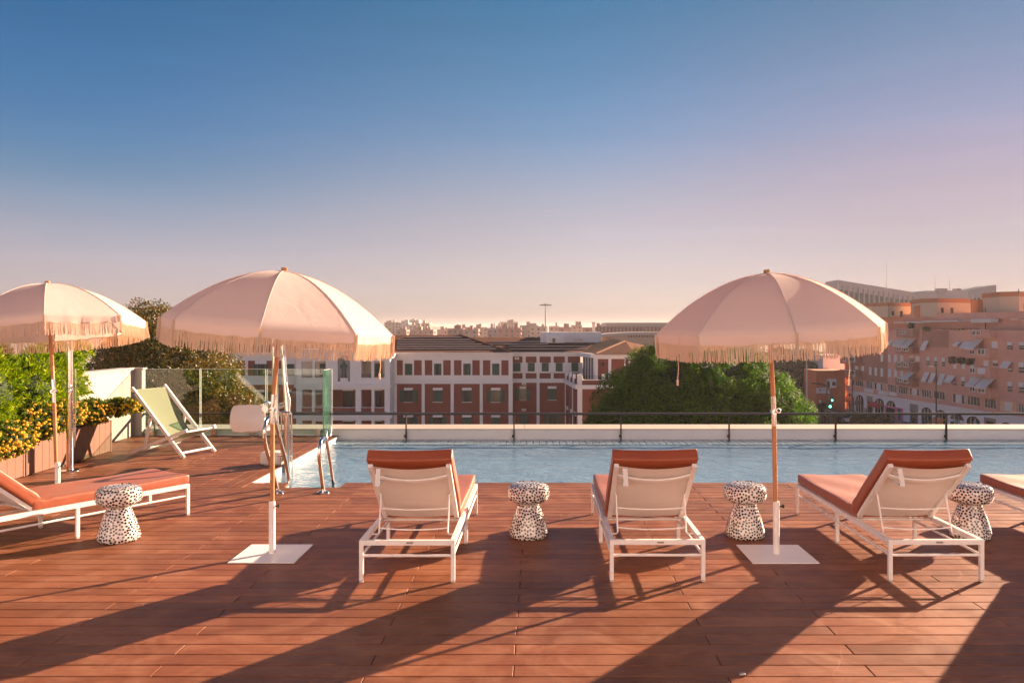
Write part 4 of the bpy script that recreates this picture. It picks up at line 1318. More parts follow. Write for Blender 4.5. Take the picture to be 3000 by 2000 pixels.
def flower_head_mesh():
    if not _fm:
        m = MB()
        rr = random.Random(5)
        for i in range(13):
            z = 1 - (i + 0.5) / 13 * 1.35
            a = i * 2.39996
            r = math.sqrt(max(0, 1 - z * z))
            d = Vector((r * math.cos(a), r * math.sin(a), z))
            c = d * 0.014
            t = d.orthogonal().normalized(); s = d.cross(t)
            m.add([c + t * 0.0085 + d * 0.002, c + s * 0.0085 + d * 0.002, c - t * 0.0085 + d * 0.002, c - s * 0.0085 + d * 0.002, c + d * 0.006], [(0, 1, 4), (1, 2, 4), (2, 3, 4), (3, 0, 4)])
        _fm.append(m.mesh('flower_head', M['flower']))
    return _fm[0]

shrub('green_shrub', 'bright green feathery shrub behind the left parasol pole, nearest the left edge', 'shrub', 'feathery green shrubs',
      [((-6.50, 9.15, 1.02), (0.46, 0.62, 0.50)), ((-6.42, 8.55, 0.95), (0.42, 0.5, 0.48)), ((-6.45, 8.95, 0.72), (0.45, 0.6, 0.30)), ((-6.6, 9.3, 1.35), (0.40, 0.55, 0.26))], M['bush_leaf'], 26000, 0.070, 0.0125, 21)
shrub('green_shrub', 'bright green feathery shrub leaning over the white side wall', 'shrub', 'feathery green shrubs',
      [((-6.50, 10.3, 1.02), (0.44, 0.62, 0.46)), ((-6.58, 10.75, 1.28), (0.36, 0.50, 0.28)), ((-6.52, 11.1, 1.42), (0.22, 0.36, 0.15)), ((-6.48, 10.0, 0.95), (0.44, 0.5, 0.42)), ((-6.50, 10.95, 0.95), (0.30, 0.35, 0.24))], M['bush_leaf'], 25000, 0.070, 0.0125, 22)
shrub('lantana_shrub', 'orange lantana spilling over the nearer planter at the left edge', 'flower bush', 'orange flowering lantana bushes',
      [((-6.10, 8.35, 0.50), (0.32, 0.60, 0.25)), ((-6.05, 9.0, 0.50), (0.27, 0.45, 0.22))], M['lantana_leaf'], 11000, 0.034, 0.020, 23, flowers=230)
shrub('lantana_shrub', 'orange lantana trailing behind the parasol pole, middle of the bed', 'flower bush', 'orange flowering lantana bushes',
      [((-6.12, 9.75, 0.62), (0.28, 0.50, 0.22)), ((-6.15, 10.25, 0.66), (0.26, 0.40, 0.20))], M['lantana_leaf'], 9500, 0.034, 0.020, 24, flowers=200)
shrub('lantana_shrub', 'orange lantana reaching past the planter end towards the deck chair', 'flower bush', 'orange flowering lantana bushes',
      [((-6.12, 10.85, 0.62), (0.26, 0.42, 0.18)), ((-6.00, 11.35, 0.64), (0.22, 0.36, 0.13)), ((-5.92, 11.7, 0.60), (0.14, 0.24, 0.08))], M['lantana_leaf'], 9500, 0.034, 0.020, 25, flowers=180)

pb = MB().rbox((0.016, 0.010, 0.006), 0.005, (2, 2, 1), lambda p: Vector((p.x + 0.1 * p.y, p.y, p.z + 0.006)))
po2 = pb.build('pebble', M['plate'], None, True)
po2.location = (1.03, 4.04, 0.0005)
tag(po2, 'tiny grey pebble lying on a deck board near the bottom edge', 'pebble')
# fallen petals and leaf bits on the deck beside the planter
rg = np.random.default_rng(9)
npet = 130
pp = np.stack([rg.uniform(-6.05, -4.6, npet), rg.uniform(8.9, 12.9, npet), np.full(npet, 0.004)], 1)
v, f = leaf_mesh(rg, pp, np.tile([[0.0, 0.0, 0.05]], (npet, 1)), 0.022, 0.014, 0, 0.6)
v[:, 2] = np.abs(v[:, 2] - 0.004) * 0.3 + 0.003
tag(numesh('fallen_petals', v, f, M['lantana_leaf']), 'scattered dry petals and leaf bits on the deck near the planter', 'fallen leaves', kind='stuff')

# ================================================================== BACKGROUND
def fbox(name, m, parent, px0, px1, py0, py1, Y, front=0.0, depth=0.3, org=None):
    """block on a wall plane facing the terrace; front = how far it stands out of the plane Y"""
    a, b = P(px0, py1, Y), P(px1, py0, Y)
    o = org or Vector((0, 0, 0))
    return MB().box(a.x - o.x, b.x - o.x, Y - front - o.y, Y - front + depth - o.y, a.z - o.z, b.z - o.z).build(name, m, parent)

BB = empty('brick_villa', (0, 100, GROUND_Z), 0, 'dark red brick building with white pilasters, green shutters and tiled roof', 'building')
OB = Vector(BB.location)
sw_, br_, gs_, dk_ = M['stone_white'], M['brick_red'], M['shutter'], M['window_dark']
def bb(name, m, px0, px1, py0, py1, Y, front=0.0, depth=0.3, parent=None):
    return fbox(name, m, parent or BB, px0, px1, py0, py1, Y, front, depth, OB)
def bwin(px0, px1, py0, py1, Y, mode, lintel=True, pw=13.0):
    """mode 'closed' shutters, 'open' shutters folded out, 'part' open sash inside green frame"""
    w = bb('window', dk_, px0, px1, py0, py1, Y, 0.02, 0.2)
    if lintel:
        bb('lintel', sw_, px0 - 0.5, px1 + 0.5, py0 - 7.2, py0 - 0.1, Y, 0.10, 0.15, w)
    bb('sill', sw_, px0 - 1, px1 + 1, py1 + 0.1, py1 + 1.7, Y, 0.14, 0.2, w)
    mid = (px0 + px1) / 2
    if mode == 'closed':
        for a, b in ((px0, mid - 0.3), (mid + 0.3, px1)):
            s = bb('shutter', gs_, a, b, py0, py1, Y, 0.06, 0.04, w)
    elif mode == 'open':
        for a, b in ((px0 - pw, px0 - 0.4), (px1 + 0.4, px1 + pw)):
            bb('shutter', gs_, a, b, py0, py1, Y, 0.10, 0.05, w)
        bb('glazing_bar', gs_, mid - 0.4, mid + 0.4, py0, py1, Y, 0.035, 0.02, w)
    else:
        bb('shutter', gs_, px0, px0 + 5.0, py0, py1, Y, 0.06, 0.04, w)
        bb('shutter', gs_, px1 - 8.0, px1, py0, py1, Y, 0.06, 0.04, w)
        bb('frame', gs_, px0 + 5.1, px1 - 8.1, py0, py0 + 1.5, Y, 0.05, 0.03, w)
PB = 1375   # below the parapet line: street level
def cornice(px0, px1, py0, py1, Y, out=0.5):
    h = (py1 - py0) / 3
    bb('cornice', sw_, px0 - 2, px1 + 2, py0, py0 + h, Y, out, out + 0.3)
    bb('cornice', sw_, px0 - 1, px1 + 1, py0 + h + 0.02, py0 + 2 * h, Y, out * 0.66, out * 0.66 + 0.3)
    bb('cornice', sw_, px0, px1, py0 + 2 * h + 0.02, py1, Y, out * 0.25, out * 0.25 + 0.3)

# --- centre section, wall plane 100 m away
Y1 = 100.0
bb('wall', br_, 1155, 1502, 1046, PB, Y1, 0.0, 12)
cornice(1155, 1503, 1032.2, 1046, Y1)
bb('white_band', sw_, 1155, 1502, 1046.1, 1117, Y1, 0.05, 0.05)
bb('belt_course', sw_, 1154, 1503.5, 1117.1, 1123.6, Y1, 0.22, 0.2)
a5 = 5.408
for (a, b) in ((72, 163), (342, 463), (512, 630), (805, 922), (975, 1092), (1265, 1382), (1432, 1550), (1725, 1838)):
    bb('brick_panel', br_, 1150 + a / a5, 1150 + b / a5, 1054.7, 1098.7, Y1, 0.062, 0.05)
for (a, b) in ((20, 70), (463, 512), (922, 972), (1382, 1430), (1838, 1905)):
    bb('pilaster', sw_, 1150 + a / a5, 1150 + b / a5, 1123.7, PB, Y1, 0.14, 0.14)
for (a, b), md in zip(((197, 312), (660, 773), (1122, 1236), (1580, 1693)), ('closed', 'part', 'part', 'closed')):
    bwin(1150 + a / a5, 1150 + b / a5, 1064.8, 1098.3, Y1 - 0.07, md, False)
for (a, b), md in zip(((188, 318), (642, 790), (1105, 1250), (1563, 1708)), ('open', 'closed', 'part', 'open')):
    bwin(1150 + a / a5, 1150 + b / a5, 1142.7, 1176.7, Y1, md)
for (a, b), md in zip(((178, 325), (642, 787), (1105, 1248), (1565, 1705)), ('open', 'open', 'closed', 'closed')):
    bwin(1150 + a / a5, 1150 + b / a5, 1221.6, 1256, Y1, md)

# --- set-back section to its right
Y2 = 101.5
bb('wall', br_, 1502.2, 1700, 1044, PB, Y2, 0.0, 10)
cornice(1503.5, 1706, 1031, 1044, Y2, 0.45)
for (a, b) in ((275, 325), (497, 545), (722, 768), (945, 992)):
    bb('pilaster', sw_, 1480 + a / a5, 1480 + b / a5, 1044.1, 1108.3, Y2, 0.12, 0.12)
bb('white_band', sw_, 1502.3, 1707, 1062, 1092.4, Y2, 0.06, 0.06)
bb('belt_course', sw_, 1503, 1656, 1108.4, 1120.5, Y2, 0.20, 0.2)
for (a, b) in ((130, 243), (357, 467), (580, 690), (800, 910), (1050, 1158)):
    bwin(1480 + a / a5, 1480 + b / a5, 1062.6, 1087.4, Y2 - 0.07, 'closed', False)
bb('pilaster', sw_, 1572, 1580.8, 1120.6, PB, Y2, 0.13, 0.13)
bwin(1522.6, 1541, 1138.6, 1171, Y2, 'open')
bwin(1604.8, 1629.7, 1138, 1170.6, Y2, 'closed')
bwin(1522.2, 1548, 1215, 1250, Y2, 'closed')
bwin(1608, 1630, 1215, 1250, Y2, 'open')
for (a, b, c, d) in ((1529, 1541, 1121, 1126.5), (1528.5, 1541, 1196.3, 1202.6), (1508.7, 1520.3, 1046, 1052.5)):
    u = bb('air_conditioner', M['shutter_white'], a, b, c, d, Y2, 0.35, 0.34)
    bb('grille', M['plate'], a + 2, b - 2, c + 1, d - 1, Y2, 0.36, 0.009, u)

# --- right wing: lower block with terrace, side wall running towards us
def quadwall(name, m, p0, p1, z0, z1, th=0.3, parent=None):
    """upright wall from ground point p0 to p1"""
    p0, p1 = Vector((p0[0], p0[1], 0)), Vector((p1[0], p1[1], 0))
    d = (p1 - p0).normalized(); n = Vector((d.y, -d.x, 0)) * -th
    o = OB
    b = [p0, p1, p1 + n, p0 + n]
    return MB().hexa([Vector((q.x - o.x, q.y - o.y, z0 - o.z)) for q in b], [Vector((q.x - o.x, q.y - o.y, z1 - o.z)) for q in b]).build(name, m, parent or BB)
Y3 = 91.0
c0 = P(1656, 0, Y2); c1 = P(1692, 0, Y3)
zb = P(0, 1120.5, Y2).z
quadwall('side_wall', br_, (c0.x, c0.y - 0.2), (c1.x, c1.y), GROUND_Z, zb)
bb('wall', br_, 1692, 1834, 1139, PB, Y3, 0.0, 10)
bb('belt_course', sw_, 1690, 1835, 1127, 1139, Y3, 0.25, 0.5)
quadwall('belt_course', sw_, (c0.x - 0.25, c0.y - 0.25), (c1.x - 0.25, c1.y - 0.2), zb + 0.003, zb + 0.5, 0.4)
bb('pilaster', sw_, 1691.5, 1705.6, 1139.1, PB, Y3, 0.14, 0.14)
bb('terrace_floor', sw_, 1692, 1834, 1126.9, 1127.4, Y3, 0.0, 9.0)
for (a, b, c, d) in ((1691, 1705.2, 1096.5, 1127), (1763.5, 1773.6, 1096.5, 1127), (1829, 1834, 1096.5, 1127)):
    bb('pier', sw_, a, b, c, d, Y3, 0.10, 0.5)
for (a, b) in ((1705.3, 1763.4), (1773.7, 1828.9)):
    bb('parapet', br_, a, b, 1113.5, 1127, Y3, 0.02, 0.25)
    bb('rail', sw_, a, b, 1112, 1113.4, Y3, 0.06, 0.35)
    r = bb('railing', M['steel_dark'], a, b, 1100, 1100.5, Y3, 0.0, 0.04)
    k = a + 1.5
    while k < b:
        bb('baluster', M['steel_dark'], k, k + 0.35, 1100.6, 1112, Y3, 0.0, 0.02, r)
        k += 3.2
d = c1 - c0
for f, wpx in ((0.22, 1), (0.55, 1), (0.86, 1)):
    for lv in (-8.4, -11.6):
        q = c0 + d * f
        r = quadwall('window', gs_ if f < 0.5 else dk_, (q.x - 0.05 - 0.06, q.y + 0.55), (q.x + 0.05 - 0.06 - 0.0, q.y - 0.55), lv - 1.6, lv, 0.12)
        quadwall('lintel', sw_, (q.x - 0.16, q.y + 0.6), (q.x - 0.06, q.y - 0.6), lv + 0.02, lv + 0.42, 0.12, r)
for f in (0.38, 0.72):
    q = c0 + d * f
    quadwall('drain_pipe', M['sign_red'], (q.x - 0.10, q.y + 0.06), (q.x - 0.09, q.y - 0.06), GROUND_Z, zb, 0.1)
for f in (0.05, 0.66):
    q = c0 + d * f
    quadwall('pilaster', sw_, (q.x - 0.12, q.y + 0.25), (q.x - 0.08, q.y - 0.25), GROUND_Z, zb, 0.12)
for f in (0.15, 0.45, 0.75):
    q = c0 + d * f
    quadwall('pier', sw_, (q.x - 0.2, q.y + 0.3), (q.x - 0.15, q.y - 0.3), zb + 0.5, zb + 1.55, 0.3)
quadwall('parapet', br_, (c0.x - 0.02, c0.y - 0.3), (c1.x - 0.02, c1.y - 0.01), zb + 0.503, zb + 1.0, 0.2)
# upper block of the wing, standing back from the terrace edge
Y4 = 97.0
e0 = P(1708, 0, Y2); e1 = P(1741, 0, Y4)
ze, zt4 = P(0, 1127, Y3).z, P(0, 1044, Y2).z
quadwall('side_wall', br_, (e0.x, e0.y), (e1.x, e1.y), ze, zt4)
bb('wall', br_, 1741, 1850, 1051, 1135, Y4, 0.0, 8)
for (a, b) in ((1741, 1751.4), (1782, 1790.6), (1828.5, 1832.3), (1841, 1846)):
    bb('pilaster', sw_, a, b, 1051.1, 1125, Y4, 0.12, 0.12)
cornice(1738, 1850, 1038.5, 1051, Y4, 0.5)
quadwall('cornice', sw_, (e0.x - 0.5, e0.y - 0.4), (e1.x - 0.5, e1.y - 0.55), zt4 + 0.01, zt4 + 0.52, 0.9)
dd = e1 - e0
for f in (0.12, 0.36, 0.60, 0.84):
    q = e0 + dd * f
    r = quadwall('window', gs_, (q.x - 0.10, q.y + 0.40), (q.x - 0.02, q.y - 0.40), ze + 1.2, ze + 2.9, 0.12)
    q2 = e0 + dd * (f + 0.12)
    quadwall('pilaster', sw_, (q2.x - 0.10, q2.y + 0.18), (q2.x - 0.06, q2.y - 0.18), ze, zt4, 0.12)
MB().lathe([(0.0, -0.25), (0.14, -0.2), (0.18, 0.1), (0.05, 0.28), (0.0, 0.3)], 10, tuple(P(1767, 1067, Y4 - 0.25) - OB)).build('wall_lamp', M['steel_dark'], BB, True)

# --- roofs (hipped, tiled)
rt = M['roof_tile']
def rp(px, py, Y): return P(px, py, Y) - OB
def roof(faces):
    m = MB()
    for f in faces: m.add(f, [tuple(range(len(f)))])
    return m.build('roof', rt, BB)
r1a, r1b = rp(560, 1032, 99.4), rp(1496, 1031.5, 99.4)
rg0, rg1 = rp(640, 981, 106.2), rp(1345, 981, 106.2)
r1 = roof([[r1a, r1b, rg1, rg0], [r1b, Vector((r1b.x + 0.5, 15, r1b.z)), Vector((rg1.x + 2, 15, r1b.z)), rg1], [rg0, rg1, Vector((rg1.x + 2, 15, r1b.z)), Vector((rg0.x - 2, 15, r1b.z))]])
for (py, x0, x1) in ((987.6, 1190, 1352), (995, 1165, 1381), (1001.8, 1164, 1392), (1008.3, 1164, 1412), (1015, 1163, 1442), (1021.6, 1163, 1455)):
    t = (1031.7 - py) / (1031.7 - 981)
    Yq = 99.4 + 6.8 * t * 0.985
    a, b = rp(x0, py, Yq), rp(x1, py, Yq)
    MB().bar(a + Vector((0, -0.05, 0.04)), b + Vector((0, -0.05, 0.04)), 0.12, 0.10).build('roof_strip', M['roof_strip'], r1)
hp = MB().tube([rg1 + Vector((0, 0, 0.03)), r1b + Vector((0, 0, 0.05))], 0.12, 6)
hp.build('ridge_tiles', M['roof_tile'], r1)
r2a, r2b = rp(1480, 1031, 101.0), rp(1712, 1030.5, 101.0)
g20, g21 = rp(1360, 987.5, 107.5), rp(1770, 987.0, 107.5)
r2 = roof([[r2a, r2b, g21, g20], [g20, g21, Vector((g21.x, 16, r2a.z)), Vector((g20.x, 16, r2a.z))]])
for (py, x0, x1) in ((1001, 1430, 1596), (1008, 1437, 1605), (1014.4, 1490, 1726), (1022.6, 1491, 1720)):
    t = (1030.8 - py) / (1030.8 - 987.3)
    Yq = 101.0 + 6.5 * t * 0.985
    a, b = rp(x0, py, Yq), rp(x1, py, Yq)
    MB().bar(a + Vector((0, -0.05, 0.04)), b + Vector((0, -0.05, 0.04)), 0.12, 0.10).build('roof_strip', M['roof_strip'], r2)
q0, q1, q2_, q3 = rp(1708, 1031, 101.0), rp(1746, 1036.5, 96.2), rp(1862, 1038, 96.2), rp(1832, 999.5, 100.6)
r3 = roof([[q0, q1, q3, rp(1772, 985, 108)], [q1, q2_, q3], [q2_, rp(1960, 1036, 104), rp(1900, 1014, 109), q3], [q3, rp(1900, 1014, 109), rp(1772, 985, 108)]])
MB().tube([q1 + Vector((0, 0, 0.05)), q3 + Vector((0, 0, 0.05))], 0.13, 6).build('ridge_tiles', M['ridge'], r3)
# white roof house with a dark doorway, and the chimney
h = bb('roof_house', sw_, 1583, 1761, 972.5, 1012, 105.0, 0.0, 4.0)
bb('roof_house', sw_, 1600, 1655, 982, 1004.2, 103.9, 0.0, 1.0)
bb('doorway', dk_, 1618, 1627, 990.4, 1003, 103.88, 0.0, 0.05, h)
bb('door', M['shutter_white'], 1609.8, 1617.6, 990.4, 1003, 103.86, 0.0, 0.05, h)
bb('chimney', M['cream_wall'], 1735.5, 1743.5, 945, 972.4, 108.0, 0.0, 0.5)
bb('chimney_cap', M['ridge'], 1734, 1745, 943.2, 944.9, 108.1, 0.1, 0.7)
bb('skylight', M['plate'], 1682, 1706, 993, 998.5, 104.6, 0.1, 0.15)

# --- loggia front with niche and statue
c4 = 4.055
def cx4(x): return 600 + x / c4
def cy4(y): return 1000 + y / c4
Y5 = 97.0
UP = [(1148, 1278), (1308, 1438), (1858, 1978), (2010, 2135)]
bb('attic', sw_, cx4(1130), cx4(2170), cy4(92), cy4(154), Y5, -0.2, 3.0)
for (a, b) in ((1075, 1505), (1785, 2230)):
    bb('cornice', sw_, cx4(a) - 1, cx4(b) + 1, cy4(154), cy4(172), Y5, 0.6, 3.4)
    bb('cornice', sw_, cx4(a), cx4(b), cy4(172.2), cy4(200), Y5, 0.35, 3.0)
bb('cornice', sw_, cx4(1500), cx4(1790), cy4(150), cy4(166), Y5, 0.7, 3.0)
walls_u = [(1085, 1148), (1278, 1308), (1438, 1578), (1725, 1858), (1978, 2010), (2135, 2200)]
for (a, b) in walls_u:
    bb('pier', sw_, cx4(a), cx4(b), cy4(237), cy4(430), Y5, 0.0, 0.5)
bb('wall', sw_, cx4(1085), cx4(1578) - 0.01, cy4(200.2), cy4(236.9), Y5, 0.0, 0.5)
bb('wall', sw_, cx4(1725) + 0.01, cx4(2200), cy4(200.2), cy4(236.9), Y5, 0.0, 0.5)
bb('wall', sw_, cx4(1085), cx4(1578) - 0.01, cy4(430.1), cy4(510), Y5, 0.0, 3.0)
bb('wall', sw_, cx4(1725) + 0.01, cx4(2200), cy4(430.1), cy4(510), Y5, 0.0, 3.0)
bb('wall', sw_, cx4(1578), cx4(1725), cy4(475), cy4(510), Y5, 0.0, 3.0)
bb('loggia_wall', M['cream_wall'], cx4(1085), cx4(2200), cy4(205), cy4(430), Y5 + 2.6, 0.0, 0.3)
for (a, b) in ((1365, 1430), (2020, 2105)):
    w = bb('door', gs_, cx4(a), cx4(b), cy4(262), cy4(430), Y5 + 2.55, 0.0, 0.05)
for (a, b) in UP:
    r = bb('railing', M['steel_dark'], cx4(a), cx4(b), cy4(388), cy4(390), Y5, -0.1, 0.04)
    k = a + 6
    while k < b - 3:
        bb('baluster', M['steel_dark'], cx4(k), cx4(k + 1.6), cy4(390.2), cy4(430), Y5, -0.1, 0.02, r)
        k += 11
# niche: half cylinder with arched head
nx, nw = cx4(1651.5), (cx4(1725) - cx4(1578)) / 2
npt = P(nx, cy4(475), Y5)
rw = nw / FPX * Y5
ztop = P(0, cy4(165) + nw, Y5).z
nm = MB()
K = 14
for lev in range(2):
    pass
bot = [Vector((npt.x - rw * math.cos(math.pi * i / K), Y5 + 0.05 + 0.8 * rw * math.sin(math.pi * i / K), npt.z)) - OB for i in range(K + 1)]
top = [Vector((p.x, p.y, ztop - OB.z)) for p in bot]
nm.add(bot + top, [(i, i + 1, K + 2 + i, K + 1 + i) for i in range(K)])
rows = [top]
for j in range(1, 7):
    a = j / 6 * math.pi / 2
    rows.append([Vector((npt.x - rw * math.cos(math.pi * i / K) * math.cos(a) - OB.x, 0.05 + Y5 - OB.y + 0.8 * rw * math.sin(math.pi * i / K) * math.cos(a) + 0.0, ztop + rw * math.sin(a) - OB.z)) for i in range(K + 1)])
for r0, r1_ in zip(rows[:-1], rows[1:]):
    nm.add(r0 + r1_, [(i, i + 1, K + 2 + i, K + 1 + i) for i in range(K)])
nm.build('niche', M['niche'], BB, True)
# flat wall round the niche head
sp = MB()
A_ = [Vector((npt.x - rw * math.cos(math.pi * i / 16) - OB.x, Y5 - OB.y, ztop + rw * math.sin(math.pi * i / 16) - OB.z)) for i in range(17)]
ztp = P(0, cy4(166), Y5).z + 0.3 - OB.z
B_ = [Vector((p.x, p.y, ztp)) for p in A_]
sp.add(A_ + B_, [(i, i + 1, 18 + i, 17 + i) for i in range(16)])
sp.build('niche_surround', sw_, BB)
bb('wall', sw_, cx4(1500), cx4(1578) - 0.02, cy4(166.2), cy4(200), Y5, 0.02, 0.5)
bb('wall', sw_, cx4(1725) + 0.02, cx4(1790), cy4(166.2), cy4(200), Y5, 0.02, 0.5)
# plinth and robed figure
bb('plinth', sw_, cx4(1608), cx4(1698), cy4(435), cy4(474), Y5, -0.1, 1.0)
st0 = P(nx, cy4(434), Y5 + 0.6) - OB
sz = (434 - 228) / c4 / FPX * Y5
def stp(r, f): return (r * sz, f * sz)
fig = MB().lathe([stp(0.17, 0.0), stp(0.18, 0.05), stp(0.15, 0.12), stp(0.155, 0.16), stp(0.13, 0.25), stp(0.125, 0.40), stp(0.12, 0.55), stp(0.135, 0.66), stp(0.14, 0.75), stp(0.11, 0.82), stp(0.045, 0.85), stp(0.05, 0.88), stp(0.065, 0.93), stp(0.055, 0.97), stp(0.0, 1.0)], 16, tuple(st0))
for s in (-1, 1):
    fig.tube([st0 + Vector((s * 0.12 * sz, 0, 0.77 * sz)), st0 + Vector((s * 0.18 * sz, -0.05 * sz, 0.66 * sz)), st0 + Vector((s * 0.14 * sz, -0.12 * sz, 0.60 * sz))], [0.05 * sz, 0.045 * sz, 0.03 * sz], 8)
fig.build('statue', M['statue'], BB, True)
# ring emblem over the niche
ec = P(cx4(1656), cy4(92), Y5 - 0.25) - OB
er = 10.8 / FPX * Y5
MB().tube([ec + Vector((er * math.cos(2 * math.pi * i / 24), 0, er * math.sin(2 * math.pi * i / 24))) for i in range(25)], 0.06, 6).build('ring_emblem', M['steel_dark'], BB)
MB().tube([ec + Vector((-0.5 * er, 0, -0.3 * er)), ec + Vector((0.5 * er, 0, 0.4 * er))], 0.04, 6).build('ring_emblem', M['steel_dark'], BB)
# belt and lower loggia storeys
bb('belt_course', sw_, cx4(1075), cx4(2215), cy4(510.2), cy4(545), Y5, 0.3, 3.2)
LOW = [(1085, 1150), (1272, 1305), (1400, 1510), (1790, 1855), (1980, 2012), (2135, 2200)]
for (y0, y1, yp) in ((545.2, 835, 782), (910, 1260, 1190)):
    for (a, b) in LOW:
        bb('column', sw_, cx4(a), cx4(b), cy4(y0), cy4(y1), Y5, 0.0, 0.5)
    bb('lintel', sw_, cx4(1085), cx4(2200), cy4(y0), cy4(y0 + 28), Y5, -0.03, 0.4)
    bb('parapet', br_, cx4(1085), cx4(2200), cy4(yp + 5), cy4(y1), Y5, -0.05, 0.35)
    bb('rail', sw_, cx4(1085), cx4(2200), cy4(yp), cy4(yp + 4.8), Y5, -0.02, 0.42)
    bb('inner_wall', br_, cx4(1085), cx4(2200), cy4(y0), cy4(y1), Y5 + 2.6, 0.0, 0.3)
    for (a, b) in ((1640, 1760), (2020, 2100), (1310, 1395)):
        w = bb('door', dk_, cx4(a), cx4(b), cy4(y0 + 40), cy4(y1), Y5 + 2.55, 0.0, 0.05)
        bb('lintel', sw_, cx4(a) - 1, cx4(b) + 1, cy4(y0 + 26), cy4(y0 + 39.5), Y5 + 2.5, 0.0, 0.06, w)
        bb('frame', gs_, cx4(a), cx4(a) + 2, cy4(y0 + 40), cy4(y1), Y5 + 2.53, 0.0, 0.03, w)
bb('belt_course', sw_, cx4(1060), cx4(2230), cy4(862), cy4(909), Y5, 0.3, 3.2)
# right-hand return of the loggia block
w0, w1 = P(cx4(2200), 0, Y5), P(cx4(2200), 0, Y5)
quadwall('return_wall', sw_, (w0.x, Y5 + 0.01), (w0.x + 0.01, Y1 - 0.02), GROUND_Z, P(0, cy4(200), Y5).z, 0.4)
# --- left wing
bb('wall', br_, 470, cx4(1084), 1047, PB, Y1, 0.0, 12)
cornice(470, cx4(1084), 1032.5, 1047, Y1)
bb('white_band', sw_, 470, cx4(1084), 1047.1, cy4(480), Y1, 0.05, 0.05)
bb('belt_course', sw_, 470, cx4(1084), cy4(480.2), cy4(512), Y1, 0.22, 0.2)
for (a, b) in ((388, 478), (515, 597), (735, 800), (880, 960), (120, 200), (-60, 20)):
    bb('brick_panel', br_, cx4(a), cx4(b), cy4(228), cy4(405), Y1, 0.062, 0.05)
for (a, b), md in zip(((275, 360), (628, 708), (975, 1062), (-100, -80)), ('open', 'open', 'closed', 'closed')):
    bwin(cx4(a), cx4(b), cy4(268), cy4(405), Y1 - 0.07, md, False, 10.0)
for (a, b), md in zip(((275, 360), (628, 708), (940, 1030)), ('closed', 'open', 'closed')):
    bwin(cx4(a), cx4(b), cy4(600), cy4(760), Y1, md)
for (a, b) in ((480, 512), (850, 880), (170, 200)):
    bb('pilaster', sw_, cx4(a), cx4(b), cy4(512.2), PB, Y1, 0.13, 0.13)

# ------------------------------------------------------------------ pink brick apartment block on the right
AX, AY, ADX = 72.5, 125.0, -0.109
AP = empty('apartment_block', (AX, AY, GROUND_Z), 0, 'long pink brick apartment block with balconies and grey awnings', 'building')
OA = Vector(AP.location)
adir = Vector((ADX, 1, 0)).normalized()
anrm = Vector((-adir.y, adir.x, 0))           # out of the facade, towards the street
def at_t(px, back=0.0):
    k = (px - CX) / FPX
    bx = AX - anrm.x * back
    return (bx - k * AY) / (k - ADX)
def apt(px0, px1, py0, py1, name, m, front=0.0, depth=0.3, back=0.0, parent=None):
    """block on the facade; px0 < px1 (px0 is the farther end)"""
    t0, t1 = at_t(px0, back), at_t(px1, back)
    tm = (t0 + t1) / 2
    Ym = AY + tm
    z1, z0 = EYE - (py0 - CY) / FPX * Ym, EYE - (py1 - CY) / FPX * Ym
    return apz(t0, t1, z0, z1, name, m, front - back, depth, parent)
def apz(t0, t1, z0, z1, name, m, front=0.0, depth=0.3, parent=None):
    base = Vector((AX, AY, 0)) - OA
    s = Vector((ADX, 1, 0))
    a, b = base + s * t1 + anrm * front, base + s * t0 + anrm * front
    n = anrm * -depth
    pts = [a, b, b + n, a + n]
    zz0, zz1 = z0 - OA.z, z1 - OA.z
    m_ = MB().hexa([Vector((p.x, p.y, zz0)) for p in pts][::-1], [Vector((p.x, p.y, zz1)) for p in pts][::-1])
    return m_.build(name, m, parent or AP)
TF, TN = at_t(2474), -22.0
ZTOP, ZWH = 1.45, -11.7
apz(TF, TN, ZWH, ZTOP, 'wall', M['apt_brick'], 0, 14)
apz(TF - 0.3, TN, GROUND_Z, ZWH - 0.005, 'shop_storey', M['apt_white'], 0.10, 14)
apz(TF, TN, ZWH - 0.25, ZWH + 0.02, 'shop_cornice', M['apt_white'], 0.30, 0.3)
apz(TF - 1.5, TN, ZTOP + 0.003, 4.35, 'attic_wall', M['apt_brick'], -3.0, 10)
apz(TF - 1.5, TN, 3.3, 4.4, 'attic_band', M['apt_brick'], -2.6, 0.5)
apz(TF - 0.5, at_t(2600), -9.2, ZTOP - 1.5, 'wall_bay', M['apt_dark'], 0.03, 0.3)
d5, e6, f7 = 5.6, 6.918, 7.127
def D(x, y): return 2580 + x / d5, 840 + y / d5
def E(x, y): return 2460 + x / e6, 1060 + y / e6
def F(x, y): return 2700 + x / f7, 1040 + y / f7
def Rr(fn, x0, x1, y0, y1):
    a, b = fn(x0, y0), fn(x1, y1)
    return a[0], b[0], a[1], b[1]
apt(*Rr(D, 690, 1115, 715, 990), 'recess_panel', M['apt_dark'], 0.12, 0.13)
